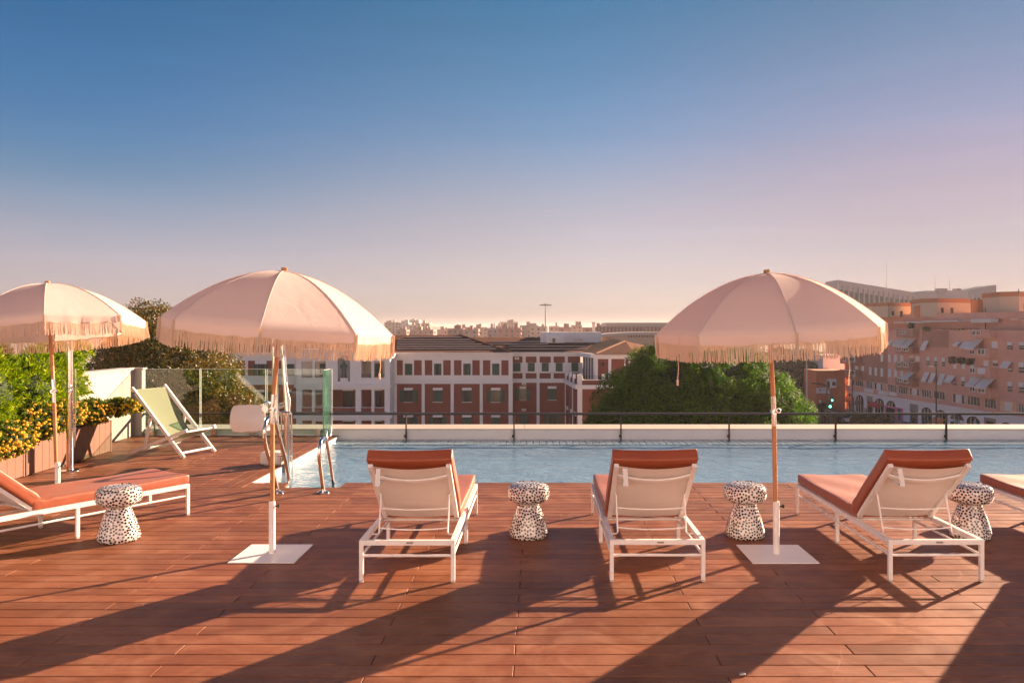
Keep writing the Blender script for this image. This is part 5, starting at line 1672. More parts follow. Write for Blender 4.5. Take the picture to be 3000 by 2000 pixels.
wins_white = [Rr(D, 882, 935, 885, 990), Rr(D, 1008, 1060, 885, 990), Rr(D, 1825, 1920, 895, 1005), Rr(D, 5, 40, 1105, 1225), Rr(D, 130, 165, 1110, 1230), Rr(D, 222, 268, 1115, 1245),
              Rr(D, 325, 372, 1125, 1225), Rr(D, 575, 640, 1135, 1220), Rr(D, 1690, 1775, 1200, 1300), Rr(E, 600, 648, 100, 265), Rr(E, 712, 760, 115, 280), Rr(E, 832, 880, 128, 295), Rr(E, 985, 1040, 140, 305),
              Rr(E, 1110, 1165, 150, 315), Rr(E, 1240, 1290, 165, 300), Rr(E, 315, 375, 80, 150), Rr(E, 445, 498, 85, 180), Rr(D, 1195, 1245, 1200, 1340), Rr(D, 1335, 1390, 1210, 1344), Rr(D, 1485, 1545, 1220, 1350)]
for r in wins_white:
    w = apt(*r, 'window', M['shutter_white'], 0.06, 0.1)
wins_dark = [Rr(D, 2085, 2165, 905, 1030), Rr(D, 2275, 2352, 905, 1030), Rr(D, 475, 540, 1125, 1225), Rr(D, 755, 805, 1150, 1290), Rr(D, 882, 930, 1155, 1300), Rr(D, 1010, 1058, 1165, 1310), Rr(D, 1845, 1925, 1205, 1300),
             Rr(F, 830, 910, 455, 650), Rr(F, 1020, 1100, 470, 670), Rr(F, 1800, 1895, 555, 765), Rr(F, 2035, 2138, 570, 790), Rr(F, 2035, 2138, 150, 375), Rr(F, 1810, 1890, 280, 345), Rr(F, 650, 730, 560, 625)]
for (a, b, c, d) in wins_dark:
    w = apt(a, b, c, d, 'window', M['window_dark'], 0.03, 0.1)
    apt(a, b, c, c + (d - c) * 0.45, 'blind', M['shutter_white'], 0.08, 0.05, 0, w)
    apt(a, b, c + (d - c) * 0.66, c + (d - c) * 0.70, 'frame', M['shutter_white'], 0.06, 0.03, 0, w)
    apt(a - 0.5, b + 0.5, d + 0.1, d + 0.8, 'sill', M['apt_white'], 0.12, 0.1, 0, w)
M['sunset_pane'] = plain('painted_sunset_pane', (0.86, 0.40, 0.16), 0.5, var=0.2, scale=0.9)  # sunset reflection painted into the pane's colour
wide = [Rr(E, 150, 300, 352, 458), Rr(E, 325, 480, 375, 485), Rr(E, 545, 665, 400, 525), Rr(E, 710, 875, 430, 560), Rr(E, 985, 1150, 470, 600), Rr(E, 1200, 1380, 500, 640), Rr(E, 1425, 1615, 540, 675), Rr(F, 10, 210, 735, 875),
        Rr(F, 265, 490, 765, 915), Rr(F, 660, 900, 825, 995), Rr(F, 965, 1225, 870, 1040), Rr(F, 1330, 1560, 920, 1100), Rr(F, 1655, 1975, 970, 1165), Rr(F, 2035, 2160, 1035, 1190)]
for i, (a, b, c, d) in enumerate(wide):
    w = apt(a, b, c, d, 'window', M['sunset_pane'] if i == 12 else M['window_dark'], 0.03, 0.1)
    for k in range(5):
        x = a + (b - a) * k / 4
        apt(x - 0.45, x + 0.45, c, d, 'frame', M['shutter_white'], 0.07, 0.04, 0, w)
    apt(a, b, d + 0.05, d + 1.0, 'sill', M['shutter_white'], 0.10, 0.1, 0, w)
    if i % 3 == 0: apt(a + (b - a) * 0.27, a + (b - a) * 0.73, c + 0.3, d - 0.3, 'blind', M['awning'], 0.05, 0.015, 0, w)
def balcony(r, m, rails=(), depth=1.3, name='balcony'):
    a, b, c, d = r
    t0, t1 = at_t(a), at_t(b)
    # the far end of the drawn box is the facade end; the box stands out from the wall
    k = apt(a + (b - a) * 0.02, b - (b - a) * 0.16, c, d, name, m, depth, depth)
    for q in rails:
        rr_ = apt(*q, 'railing', M['shutter_white'], depth + 0.03, 0.03, 0, k)
        apt(q[0] + (q[1] - q[0]) * 0.1, q[0] + (q[1] - q[0]) * 0.44, q[2] + (q[3] - q[2]) * 0.14, q[3] - (q[3] - q[2]) * 0.14, 'opening', M['window_dark'], depth + 0.05, 0.02, 0, rr_)
        apt(q[0] + (q[1] - q[0]) * 0.56, q[0] + (q[1] - q[0]) * 0.90, q[2] + (q[3] - q[2]) * 0.14, q[3] - (q[3] - q[2]) * 0.14, 'opening', M['window_dark'], depth + 0.05, 0.02, 0, rr_)
    apt(a + (b - a) * 0.02, b - (b - a) * 0.16, c - 0.8, c - 0.02, 'handrail', M['shutter_white'], depth + 0.02, 0.08, 0, k)
    return k
ab, bd = M['apt_brick'], M['balcony_dark']
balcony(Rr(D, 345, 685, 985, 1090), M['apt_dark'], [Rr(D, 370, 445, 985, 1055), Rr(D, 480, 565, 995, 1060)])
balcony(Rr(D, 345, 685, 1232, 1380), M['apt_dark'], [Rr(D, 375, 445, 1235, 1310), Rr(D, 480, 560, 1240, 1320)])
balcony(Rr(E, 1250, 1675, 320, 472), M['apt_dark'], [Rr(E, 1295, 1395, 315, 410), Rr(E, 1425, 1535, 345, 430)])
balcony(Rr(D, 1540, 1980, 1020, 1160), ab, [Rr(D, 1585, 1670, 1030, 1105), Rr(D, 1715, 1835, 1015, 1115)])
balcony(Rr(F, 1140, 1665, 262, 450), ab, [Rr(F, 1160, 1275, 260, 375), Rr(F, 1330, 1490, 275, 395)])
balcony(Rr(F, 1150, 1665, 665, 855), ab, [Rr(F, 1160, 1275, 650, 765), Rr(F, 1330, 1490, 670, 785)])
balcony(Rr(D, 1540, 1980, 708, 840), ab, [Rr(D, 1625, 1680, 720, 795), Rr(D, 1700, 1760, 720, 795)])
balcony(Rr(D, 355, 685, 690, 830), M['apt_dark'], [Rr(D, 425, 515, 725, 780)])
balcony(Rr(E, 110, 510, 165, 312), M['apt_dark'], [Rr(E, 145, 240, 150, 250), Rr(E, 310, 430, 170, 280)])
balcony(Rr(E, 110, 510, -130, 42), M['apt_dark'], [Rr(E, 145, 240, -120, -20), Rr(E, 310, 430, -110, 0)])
apt(*Rr(F, 1335, 1490, 270, 392), 'cloth_on_balcony', M['shutter_white'], 1.40, 0.03)
# sloping awnings: upper edge on the wall, lower edge out over the street
def awning(r, out=1.1, m=None, top_out=0.06):
    a, b, c, d = r
    t0, t1 = at_t(a), at_t(b)
    Ym = AY + (t0 + t1) / 2
    z1, z0 = EYE - (c - CY) / FPX * Ym, EYE - (d - CY) / FPX * Ym
    base = Vector((AX, AY, 0)) - OA
    s = Vector((ADX, 1, 0))
    up0, up1 = base + s * t1 + anrm * top_out, base + s * t0 + anrm * top_out
    lo0, lo1 = base + s * t1 + anrm * out, base + s * t0 + anrm * out
    def q(p, z): return Vector((p.x, p.y, z - OA.z))
    th = 0.05
    mm_ = MB().hexa([q(lo0, z0), q(lo1, z0), q(up1, z1 - th), q(up0, z1 - th)], [q(lo0, z0 + th), q(lo1, z0 + th), q(up1, z1), q(up0, z1)])
    mm_.hexa([q(lo0, z0 - 0.22), q(lo1, z0 - 0.22), q(lo1 - anrm * 0.03, z0 - 0.22), q(lo0 - anrm * 0.03, z0 - 0.22)], [q(lo0, z0), q(lo1, z0), q(lo1 - anrm * 0.03, z0), q(lo0 - anrm * 0.03, z0)])
    return mm_.build('awning', m or M['awning'], AP)
for r, o in ((Rr(D, 345, 470, 835, 965), 1.9), (Rr(D, 478, 600, 840, 980), 1.9), (Rr(D, 720, 800, 870, 1025), 0.9), (Rr(D, 60, 135, 880, 940), 0.8), (Rr(D, 150, 225, 875, 940), 0.8), (Rr(D, 250, 330, 875, 940), 0.8),
             (Rr(D, 1250, 1330, 895, 955), 0.8), (Rr(D, 1370, 1490, 890, 990), 0.9), (Rr(D, 1550, 1700, 850, 1010), 1.9), (Rr(E, 1430, 1570, 165, 335), 1.9), (Rr(E, 1730, 1825, 205, 385), 0.8), (Rr(E, 1870, 1960, 225, 400), 0.8),
             (Rr(E, 2050, 2145, 235, 440), 0.7), (Rr(E, 2200, 2352, 270, 400), 0.9), (Rr(F, 1125, 1310, 430, 630), 1.9), (Rr(F, 1325, 1570, 450, 670), 1.9), (Rr(F, 1720, 1900, 130, 245), 0.8)):
    awning(r, o)
for r in (Rr(D, 280, 460, 570, 615), Rr(D, 480, 780, 565, 625), Rr(D, 770, 1090, 550, 605), Rr(D, 1095, 1360, 545, 600), Rr(D, 1400, 1640, 545, 575), Rr(D, 1560, 1900, 525, 650), Rr(D, 2230, 2352, 525, 550)):
    a, b, c, d = r
    t0, t1 = at_t(a, 2.0), at_t(b, 2.0)
    Ym = AY + (t0 + t1) / 2
    z1, z0 = EYE - (c - CY) / FPX * Ym, EYE - (d - CY) / FPX * Ym
    apz(t0, t1, (z0 + z1) / 2, z1, 'terrace_awning', M['awning'], -1.2, 1.3)
# plants hanging round three windows and on the roof terrace
rg = np.random.default_rng(31)
for r in (Rr(D, 1160, 1245, 1160, 1250), Rr(D, 1300, 1395, 1165, 1255), Rr(D, 1455, 1545, 1180, 1270), Rr(D, 480, 560, 600, 680), Rr(D, 740, 820, 670, 710)):
    a, b, c, d = r
    n = 260
    tt = np.array([at_t(x) for x in rg.uniform(a, b, n)])
    Yv = AY + tt
    zz = EYE - (rg.uniform(c, d, n) - CY) / FPX * Yv
    bp_ = np.stack([AX + ADX * tt, Yv, zz], 1) + np.array(anrm)[None] * rg.uniform(0.1, 0.4, n)[:, None] - np.array(OA)
    v, f = leaf_mesh(rg, bp_, np.tile([[-0.5, 0, 0]], (n, 1)), 0.34, 0.22)
    numesh('climbing_plant', v, f, M['far_leaf'], AP)
# flower pots along the roof terrace
for x in range(1000, 1620, 62):
    apt(*Rr(D, x, x + 26, 680, 706), 'flower_pot', M['ridge'], 0.0, 0.3)
# penthouse blocks on the roof
def penthouse(a, b, edge, py0, py1, band, Y, dep, wins, label=None):
    z1, z0 = P(0, py0, Y).z, 3.9
    k = empty('penthouse')
    k.parent = AP
    q = [P(a, 0, Y + dep * 0.35), P(edge, 0, Y), P(b, 0, Y + 3.0), P(b, 0, Y + 3.0) + Vector((1.5, dep, 0)), P(a, 0, Y + dep * 0.35) + Vector((1.0, dep, 0))]
    zb_ = P(0, py0 + band, Y).z
    def prism(zl, zh, m, nm, grow=0.0):
        c = sum(q, Vector()) / len(q)
        pts = [c + (p - c) * (1 + grow) for p in q]
        n = len(pts)
        MB().add([Vector((p.x, p.y, zl)) - OA for p in pts] + [Vector((p.x, p.y, zh)) - OA for p in pts],
                 [tuple(range(n - 1, -1, -1)), tuple(range(n, 2 * n))] + [(i, (i + 1) % n, n + (i + 1) % n, n + i) for i in range(n)]).build(nm, m, k)
    prism(z0, zb_, M['apt_cream'], 'wall')
    prism(zb_ + 0.003, z1, M['apt_band'], 'roof_band', 0.004)
    for (wx0, wx1, wy0, wy1) in wins:
        f = ((wx0 + wx1) / 2 - edge) / (b - edge)
        Yw = Y + 3.0 * f - 0.12
        p0, p1 = P(wx0, wy1, Yw), P(wx1, wy0, Yw)
        MB().box(p0.x - OA.x, p1.x - OA.x, p0.y - OA.y, p0.y + 0.25 - OA.y, p0.z - OA.z, p1.z - OA.z).build('window', M['window_dark'], k)
penthouse(2556, 2688, 2601, 886, 925, 10.5, 156.0, 7, [(2612, 2619, 911, 924), (2635, 2645, 911, 926), (2666, 2674, 915, 924)])
penthouse(2704, 2844, 2747, 873, 918, 13.0, 146.0, 7, [(2757, 2764.5, 901.5, 917), (2783, 2793, 901.5, 918)])
penthouse(2926, 3020, 2986, 853, 911, 14.5, 131.0, 7, [(2997, 3004, 887, 907)])
bxo = MB()
for (a, b, c, d, Yq) in ((2864, 2888, 877, 915, 140.0), (2693, 2704, 895, 924, 150.0)):
    p0, p1 = P(a, d, Yq), P(b, c, Yq)
    MB().box(p0.x - OA.x, p1.x - OA.x, p0.y - OA.y, p0.y + 2.0 - OA.y, 3.9 - OA.z, p1.z - OA.z).build('stair_head', M['apt_orange'], AP)
for (px_, y0, y1, Yq) in ((2887, 900, 965, 133.0), (2984, 846, 860, 131.0)):
    MB().tube([P(px_, y0, Yq) - OA, P(px_, y1, Yq) - OA], 0.07, 6).build('vent_pipe', M['steel_dark'], AP)
# arched shop fronts
def arch(r, m=None):
    a, b, c, d = r
    t0, t1 = at_t(a), at_t(b)
    Ym = AY + (t0 + t1) / 2
    z1 = EYE - (c - CY) / FPX * Ym
    z0 = GROUND_Z + 0.05
    base = Vector((AX - OA.x, AY - OA.y, 0))
    s = Vector((ADX, 1, 0))
    pts = []
    hw = abs(t0 - t1) / 2
    rise = min(hw * 0.62, 1.3)
    for i in range(11):
        q = math.pi * i / 10
        pts.append((-(math.cos(q)) * hw, z1 - rise + rise * math.sin(q)))
    pts = [(-hw, z0)] + pts + [(hw, z0)]
    tm = (t0 + t1) / 2
    mm_ = MB()
    n = len(pts)
    fr_ = [base + s * (tm - x) + anrm * 0.16 + Vector((0, 0, z - OA.z)) for x, z in pts]
    bk_ = [p - anrm * 0.3 for p in fr_]
    mm_.add(fr_ + bk_, [tuple(range(n)), tuple(range(2 * n - 1, n - 1, -1))] + [(i, (i + 1) % n, n + (i + 1) % n, n + i) for i in range(n)])
    o = mm_.build('shop_window', m or M['window_dark'], AP)
    # frame bars
    for k in (-0.33, 0.33):
        p = base + s * (tm + k * hw * 2 * 0.5) + anrm * 0.2
        MB().bar(Vector((p.x, p.y, z0 - OA.z)), Vector((p.x, p.y, z1 - rise * 0.3 - OA.z)), 0.08, 0.08).build('frame', M['shutter_white'], o)
    return o
for r in (Rr(E, 150, 295, 635, 980), Rr(E, 350, 490, 670, 1000), Rr(E, 735, 905, 740, 1185), Rr(E, 965, 1140, 785, 1150), Rr(E, 1675, 1880, 920, 1270), Rr(E, 1975, 2160, 972, 1270), Rr(F, 620, 890, 1215, 1440), Rr(F, 960, 1235, 1275, 1445), Rr(F, 1660, 1930, 1405, 1500)):
    arch(r)
for r in (Rr(E, 560, 680, 690, 1010), Rr(E, 1435, 1600, 855, 1280), Rr(F, 1320, 1560, 1310, 1500)):
    w = apt(*r, 'doorway', M['pavement'], 0.14, 0.1)
    apt(r[0] + (r[1] - r[0]) * 0.2, r[1] - (r[1] - r[0]) * 0.15, r[2] + (r[3] - r[2]) * 0.35, r[3] + 6, 'door', M['window_dark'], 0.18, 0.05, 0, w)
apt(*Rr(E, 930, 1300, 905, 1290), 'magenta_front', M['sign_pink'], 0.22, 0.1)
apt(*Rr(E, 970, 1140, 930, 1150), 'shop_window', M['window_dark'], 0.26, 0.05)
apt(*Rr(E, 1200, 1260, 950, 1280), 'door', M['grey_glass'], 0.26, 0.05)
for r, m, o in ((Rr(E, 110, 310, 705, 785), 'sign_red', 0.9), (Rr(E, 635, 895, 815, 895), 'sign_red', 0.9), (Rr(F, 275, 510, 1300, 1400), 'sign_orange', 0.7), (Rr(E, 340, 420, 760, 850), 'plate', 0.5)):
    a, b, c, d = r
    awning((a, b, c, d), o, M[m], 0.12)
for r in (Rr(E, 515, 700, 540, 615), Rr(E, 800, 990, 590, 665), Rr(E, 1020, 1175, 620, 680)):
    apt(*r, 'sign_board', M['shutter_white'], 0.25, 0.15)
sg = apt(*Rr(E, 95, 270, 460, 545), 'sign_board', M['shutter_white'], 0.35, 0.2)
apt(*Rr(E, 112, 140, 475, 530), 'sign_mark', M['sign_blue'], 0.38, 0.02, 0, sg)
apt(*Rr(E, 150, 245, 485, 500), 'sign_mark', M['plate'], 0.38, 0.02, 0, sg)
apt(*Rr(E, 150, 220, 512, 527), 'sign_mark', M['plate'], 0.38, 0.02, 0, sg)
apt(*Rr(F, 700, 770, 1340, 1440), 'shop_display', M['teal'], 0.2, 0.05)
apt(*Rr(F, 1100, 1180, 1370, 1445), 'shop_display', M['teal'], 0.2, 0.05)
apt(*Rr(F, 620, 690, 1325, 1385), 'shop_display', M['shutter_white'], 0.2, 0.05)
apt(*Rr(F, 815, 890, 1360, 1425), 'shop_display', M['shutter_white'], 0.2, 0.05)

# ------------------------------------------------------------------ small orange brick building and white block at the street corner
def simple_box(name, px0, px1, py0, py1, Y, depth, m, label, cat, skew=0.0):
    a, b = P(px0, py1, Y), P(px1, py0, Y)
    r = empty(name, ((a.x + b.x) / 2, Y, GROUND_Z), 0, label, cat)
    hw = (b.x - a.x) / 2
    MB().hexa([(-hw, skew, 0), (hw, 0, 0), (hw + 0.5, depth, 0), (-hw, depth + skew, 0)], [(-hw, skew, b.z - GROUND_Z), (hw, 0, b.z - GROUND_Z), (hw + 0.5, depth, b.z - GROUND_Z), (-hw, depth + skew, b.z - GROUND_Z)]).build('wall', m, r)
    return r, Vector(r.location)
ob, oo = simple_box('brick_annex', 2391, 2476, 1087, 1195, 172.0, 8.0, M['orange_brick'], 'small orange brick building with one white framed window at the street corner', 'building')
def obx(px0, px1, py0, py1, m, name, front=0.05, depth=0.1, parent=None):
    a, b = P(px0, py1, 172.0), P(px1, py0, 172.0)
    return MB().box(a.x - oo.x, b.x - oo.x, -front, depth - front, a.z - oo.z, b.z - oo.z).build(name, m, parent or ob)
obx(2390, 2477, 1085, 1087.5, M['ridge'], 'coping', 0.15, 8.4)
w = obx(2420, 2450, 1109, 1136, M['shutter_white'], 'window_frame', 0.08)
obx(2424, 2430, 1117, 1135, M['window_dark'], 'pane', 0.10, 0.04, w)
obx(2438, 2447, 1118, 1129, M['window_dark'], 'pane', 0.10, 0.04, w)
s_ = obx(2392, 2432, 1135.5, 1152, M['shutter_white'], 'sign_board', 0.07)
obx(2400, 2405, 1139, 1144, M['sign_blue'], 'sign_mark', 0.09, 0.03, s_)
obx(2408, 2426, 1140, 1142, M['plate'], 'sign_mark', 0.09, 0.03, s_)
obx(2400, 2405.5, 1171, 1180, M['shutter_white'], 'notice', 0.07)
wb, wo_ = simple_box('white_block', 2411, 2480, 1040, 1095, 184.0, 10.0, M['shutter_white'], 'plain white wall block rising behind the orange brick building', 'building')
for x in (2413, 2422):
    a, b = P(x, 1086, 179.0), P(x + 8, 1077, 179.0)
    ac = empty('air_conditioner', ((a.x + b.x) / 2, 179.0, a.z), 0, 'air conditioner on the orange building roof, %s' % ('left of the pair' if x == 2413 else 'right of the pair'), 'air conditioner', 'roof air conditioners')
    hw = (b.x - a.x) / 2
    MB().rbox((hw, 0.2, (b.z - a.z) / 2), 0.03, (1, 1, 1)).xf(Matrix.Translation((0, 0, (b.z - a.z) / 2))).build('case', M['shutter_white'], ac)
    MB().tube([(-0.05, -0.21, (b.z - a.z) / 2), (-0.05, -0.202, (b.z - a.z) / 2)], hw * 0.62, 14).build('fan_grille', M['plate'], ac)

# ------------------------------------------------------------------ modern building with the V roof line
MD = empty('modern_building', tuple(P(2690, 0, 270)[:2]) + (GROUND_Z,), 0, 'large pale concrete building with rising V-shaped roof line and tall window slots', 'building')
OM = Vector(MD.location)
def mquad(name, m, pts_top, zb, depth, parent=None):
    b = [Vector((p.x, p.y, zb)) for p in pts_top]
    n = [Vector((0, depth, 0))] * 2
    bb_ = [b[0], b[1], b[1] + n[0], b[0] + n[0]]
    tt_ = [pts_top[0], pts_top[1], pts_top[1] + n[0], pts_top[0] + n[0]]
    return MB().hexa([p - OM for p in bb_], [p - OM for p in tt_]).build(name, m, parent or MD)
secs = [((2455, 820), (2690, 858), 270.0, 280.0, 16), ((2690, 858), (2706, 852), 280.0, 279.5, 1), ((2706, 852), (2838, 850), 279.5, 272.0, 0), ((2838, 850), (2919, 834), 272.0, 262.0, 7)]
for (p0, p1, ya, yb, nwin) in secs:
    a, b = P(*p0, ya), P(*p1, yb)
    mquad('wall', M['concrete'], (a, b), GROUND_Z, 12)
    for k in range(nwin):
        f0, f1 = (k + 0.18) / nwin, (k + 0.82) / nwin
        q0, q1 = a.lerp(b, f0), a.lerp(b, f1)
        drop = 3.2
        t0, t1 = q0 + Vector((0, -0.15, -drop)), q1 + Vector((0, -0.15, -drop))
        w = MB().hexa([Vector((t0.x, t0.y, -4)) - OM, Vector((t1.x, t1.y, -4)) - OM, Vector((t1.x, t1.y + 0.2, -4)) - OM, Vector((t0.x, t0.y + 0.2, -4)) - OM],
                      [t0 - OM, t1 - OM, t1 + Vector((0, 0.2, 0)) - OM, t0 + Vector((0, 0.2, 0)) - OM]).build('window', M['grey_glass'], MD)
        fq = a.lerp(b, (k + 0.0) / nwin) + Vector((0, -0.5, -1.6))
        MB().box(fq.x - OM.x - 0.18, fq.x - OM.x + 0.18, fq.y - OM.y, fq.y + 0.5 - OM.y, -4 - OM.z, fq.z - OM.z).build('fin', M['concrete_fin'], MD)
for (a, b, c, d) in ((2751, 2776, 844.5, 850.5), (2803, 2816, 844.5, 850.5)):
    p0, p1 = P(a, d, 276), P(b, c, 276)
    MB().box(p0.x - OM.x, p1.x - OM.x, p0.y - OM.y, p0.y + 3 - OM.y, p0.z - 1.0 - OM.z, p1.z - OM.z).build('roof_plant', M['plate'], MD)
for (x, y0, y1) in ((2597, 772, 842), (2740, 812, 850), (2783, 818, 850)):
    MB().tube([P(x, y1 + 8, 275) - OM, P(x, y0, 275) - OM], [0.10, 0.05], 5).build('aerial', M['lamp_grey'], MD)

# ------------------------------------------------------------------ skyline
def tower(px0, px1, py, Y, m, label, name='far_apartment_house', plant=True, rnd=None, base=None):
    a, b = P(px0, py, Y), P(px1, py, Y)
    z0 = GROUND_Z if base is None else base
    hgt = a.z - z0
    w = b.x - a.x
    r = empty(name, ((a.x + b.x) / 2, Y, z0), 0, label, 'building', 'far apartment houses on the skyline')
    dep = rnd.uniform(14, 24)
    MB().box(-w / 2, w / 2, 0, dep, 0, hgt).build('wall', m, r)
    wn_ = MB()
    nx = max(2, int(w / 3.6)); ny = 6
    for i in range(nx):
        for j in range(ny):
            if rnd.random() < 0.15: continue
            x = -w / 2 + (i + 0.5) * w / nx
            z = hgt - 2.2 - j * 3.0
            wn_.box(x - 0.7, x + 0.7, -0.12, 0.05, z - 0.8, z + 0.6)
    for j in range(ny):
        for q in range(4):
            wn_.box(w / 2 - 0.05, w / 2 + 0.12, 2 + q * 3.4, 3.4 + q * 3.4, hgt - 3.0 - j * 3.0, hgt - 1.6 - j * 3.0)
    tag(wn_.build('windows', M['window_dark'], r), kind='stuff')
    if plant:
        for q in range(rnd.randint(1, 3)):
            x = rnd.uniform(-0.4, 0.3) * w
            MB().box(x, x + rnd.uniform(0.12, 0.25) * w, 3, 8, hgt + 0.002, hgt + rnd.uniform(1.5, 3.2)).build('roof_house', m, r)
    return r
rnd = random.Random(44)
M['far_pink'] = plain('far_pink_wall', (0.40, 0.215, 0.185), 0.9, var=0.1, scale=0.05)
M['far_cream'] = plain('far_cream_wall', (0.48, 0.335, 0.255), 0.9, var=0.1, scale=0.05)
M['far_white'] = plain('far_white_wall', (0.50, 0.43, 0.40), 0.9, var=0.1, scale=0.05)
M['far_red'] = plain('far_red_wall', (0.36, 0.15, 0.12), 0.9, var=0.1, scale=0.05)
h8 = 2.868
fp, fc, fw, frd = M['far_pink'], M['far_cream'], M['far_white'], M['far_red']
sky_list = [(60, 145, 245, 620, fp, 'pinkish low'), (145, 285, 246, 640, fc, 'cream'), (285, 372, 244, 610, fp, 'pink gabled'), (372, 495, 244, 640, fc, 'pale cream'),
            (75, 165, 185, 900, fw, 'white hillside'), (120, 250, 163, 980, fw, 'stepped white hilltop'), (165, 265, 205, 860, fc, 'cream hillside'), (268, 340, 190, 800, fc, 'narrow cream'), (-40, 80, 182, 900, fc, 'hidden cream'),
            (490, 622, 235, 560, frd, 'dull red'), (560, 690, 222, 720, fp, 'pink behind the red'), (618, 750, 240, 540, fp, 'grey pink'), (684, 826, 224, 680, fc, 'cream'), (826, 912, 230, 560, fw, 'grey white'),
            (884, 968, 211, 760, fc, 'small cream'), (910, 1108, 230, 540, frd, 'long red brick'), (928, 1084, 180, 820, fc, 'tallest cream slab'), (1098, 1252, 208, 620, fc, 'sunlit cream'), (1180, 1330, 216, 600, fc, 'second sunlit cream'),
            (1345, 1428, 214, 640, fc, 'third sunlit cream'), (1426, 1536, 222, 590, fp, 'pink'), (1536, 1622, 206, 640, fc, 'pale stepped'), (1636, 1800, 226, 520, frd, 'red brown')]
sky_labels = ['low pinkish far house at the left end of the skyline', 'cream far apartment house in front of the hill', 'pink gabled far house below the hilltop block',
              'pale cream far apartment house at the right foot of the hill', 'white far house on the left slope of the hill', 'stepped white apartment block crowning the hill', 'cream far house on the right slope of the hill',
              'narrow cream far tower just right of the hilltop block', 'cream far house mostly hidden behind the left parasol rim', 'dull red far apartment house, leftmost red one above the villa ridge',
              'pink far apartment house behind the leftmost dull red one', 'grey pink far house in the front row above the villa ridge', 'cream far apartment house left of the grey white one', 'grey white far house left of the long red brick one',
              'small cream far house just left of the tallest slab', 'long red brick far apartment house below the tallest slab', 'tallest cream slab block on the middle skyline', 'sunlit cream far block right of the tallest slab',
              'sunlit cream far block just left of the floodlight mast', 'sunlit cream far block just right of the floodlight mast', 'pink far block between the mast and the villa chimney', 'pale stepped far block next to the villa chimney', 'red brown far block behind the villa chimney']
for (a, b, y, Y, m, wd), lb in zip(sky_list, sky_labels):
    tower(1140 + a / h8, 1140 + b / h8, 880 + y / h8, Y, m, lb, rnd=rnd, plant=True)
# hill under the left part of the skyline
hm = MB()
NH = 30
hc = P(1190, 0, 930)
ring = []
for j in range(9):
    rr_ = 1 - j / 8
    ring.append([Vector((hc.x + 190 * rr_ * math.cos(2 * math.pi * i / NH), hc.y + 60 + 150 * rr_ * math.sin(2 * math.pi * i / NH), GROUND_Z + 20 * (1 - rr_ ** 1.6) + (1.2 * math.sin(i * 2.1 + j) if 0 < j < 8 else 0))) for i in range(NH)])
for j in range(8):
    hm.add(ring[j] + ring[j + 1], [(i, (i + 1) % NH, NH + (i + 1) % NH, NH + i) for i in range(NH)])
hm.add(ring[8], [tuple(range(NH))])
struct(hm.build('hill', M['ground'], None, True))
# long grey-roofed hall and low curved white hall on the right of the skyline
def cxh(x): return 1140 + x / h8
def cyh(y): return 880 + y / h8
HL = empty('grey_roofed_hall', tuple(P(cxh(2040), 0, 330)[:2]) + (GROUND_Z,), 0, 'long hall with grey roof and pink pilasters on the skyline by the right parasol', 'building')
OH = Vector(HL.location)
def hb(name, m, x0, x1, y0, y1, Y, depth, parent=None):
    a, b = P(cxh(x0), cyh(y1), Y), P(cxh(x1), cyh(y0), Y)
    return MB().box(a.x - OH.x, b.x - OH.x, a.y - OH.y, a.y + depth - OH.y, a.z - OH.z, b.z - OH.z).build(name, m, parent or HL)
hb('roof', M['plate'], 1830, 2420, 186, 220, 331.0, 30)
a, b = P(cxh(1745), cyh(220.3), 330), P(cxh(2420), cyh(220.3), 330)
MB().box(a.x - OH.x, b.x - OH.x, 0, 28, 0, a.z - OH.z).build('wall', M['far_red'], HL)
k = 1752
while k < 2400:
    hb('pilaster', M['far_pink'], k, k + 14, 222, 275, 329.6, 0.38)
    w = hb('window', M['grey_glass'], k + 16, k + 30, 226, 262, 329.8, 0.15)
    k += 31
LH = empty('low_white_hall', tuple(P(cxh(2050), 0, 260)[:2]) + (GROUND_Z,), 0, 'low pale hall with a curved white roof edge behind the villa roof', 'building')
OL = Vector(LH.location)
cv = MB()
roof_pts = [(1785, 283), (1850, 276), (1950, 270), (2060, 266), (2200, 264), (2420, 263)]
for (p, q) in zip(roof_pts[:-1], roof_pts[1:]):
    a, b = P(cxh(p[0]), cyh(p[1]), 259.0), P(cxh(q[0]), cyh(q[1]), 259.0)
    cv.hexa([a + Vector((0, 0, -0.9)) - OL, b + Vector((0, 0, -0.9)) - OL, b + Vector((0, 14, -0.9)) - OL, a + Vector((0, 14, -0.9)) - OL], [a - OL, b - OL, b + Vector((0, 14, 0)) - OL, a + Vector((0, 14, 0)) - OL])
cv.build('roof_edge', M['far_white'], LH)
a, b = P(cxh(1790), cyh(292), 260), P(cxh(2420), cyh(292), 260)
MB().box(a.x - OL.x, b.x - OL.x, 0, 12, 0, a.z - OL.z).build('wall', M['far_cream'], LH)
for i in range(14):
    x = 2010 + i * 22
    p0, p1 = P(cxh(x), cyh(308), 259.8), P(cxh(x + 9), cyh(296), 259.8)
    MB().box(p0.x - OL.x, p1.x - OL.x, -0.2, 0.0, p0.z - OL.z, p1.z - OL.z).build('window', M['window_dark'], LH)
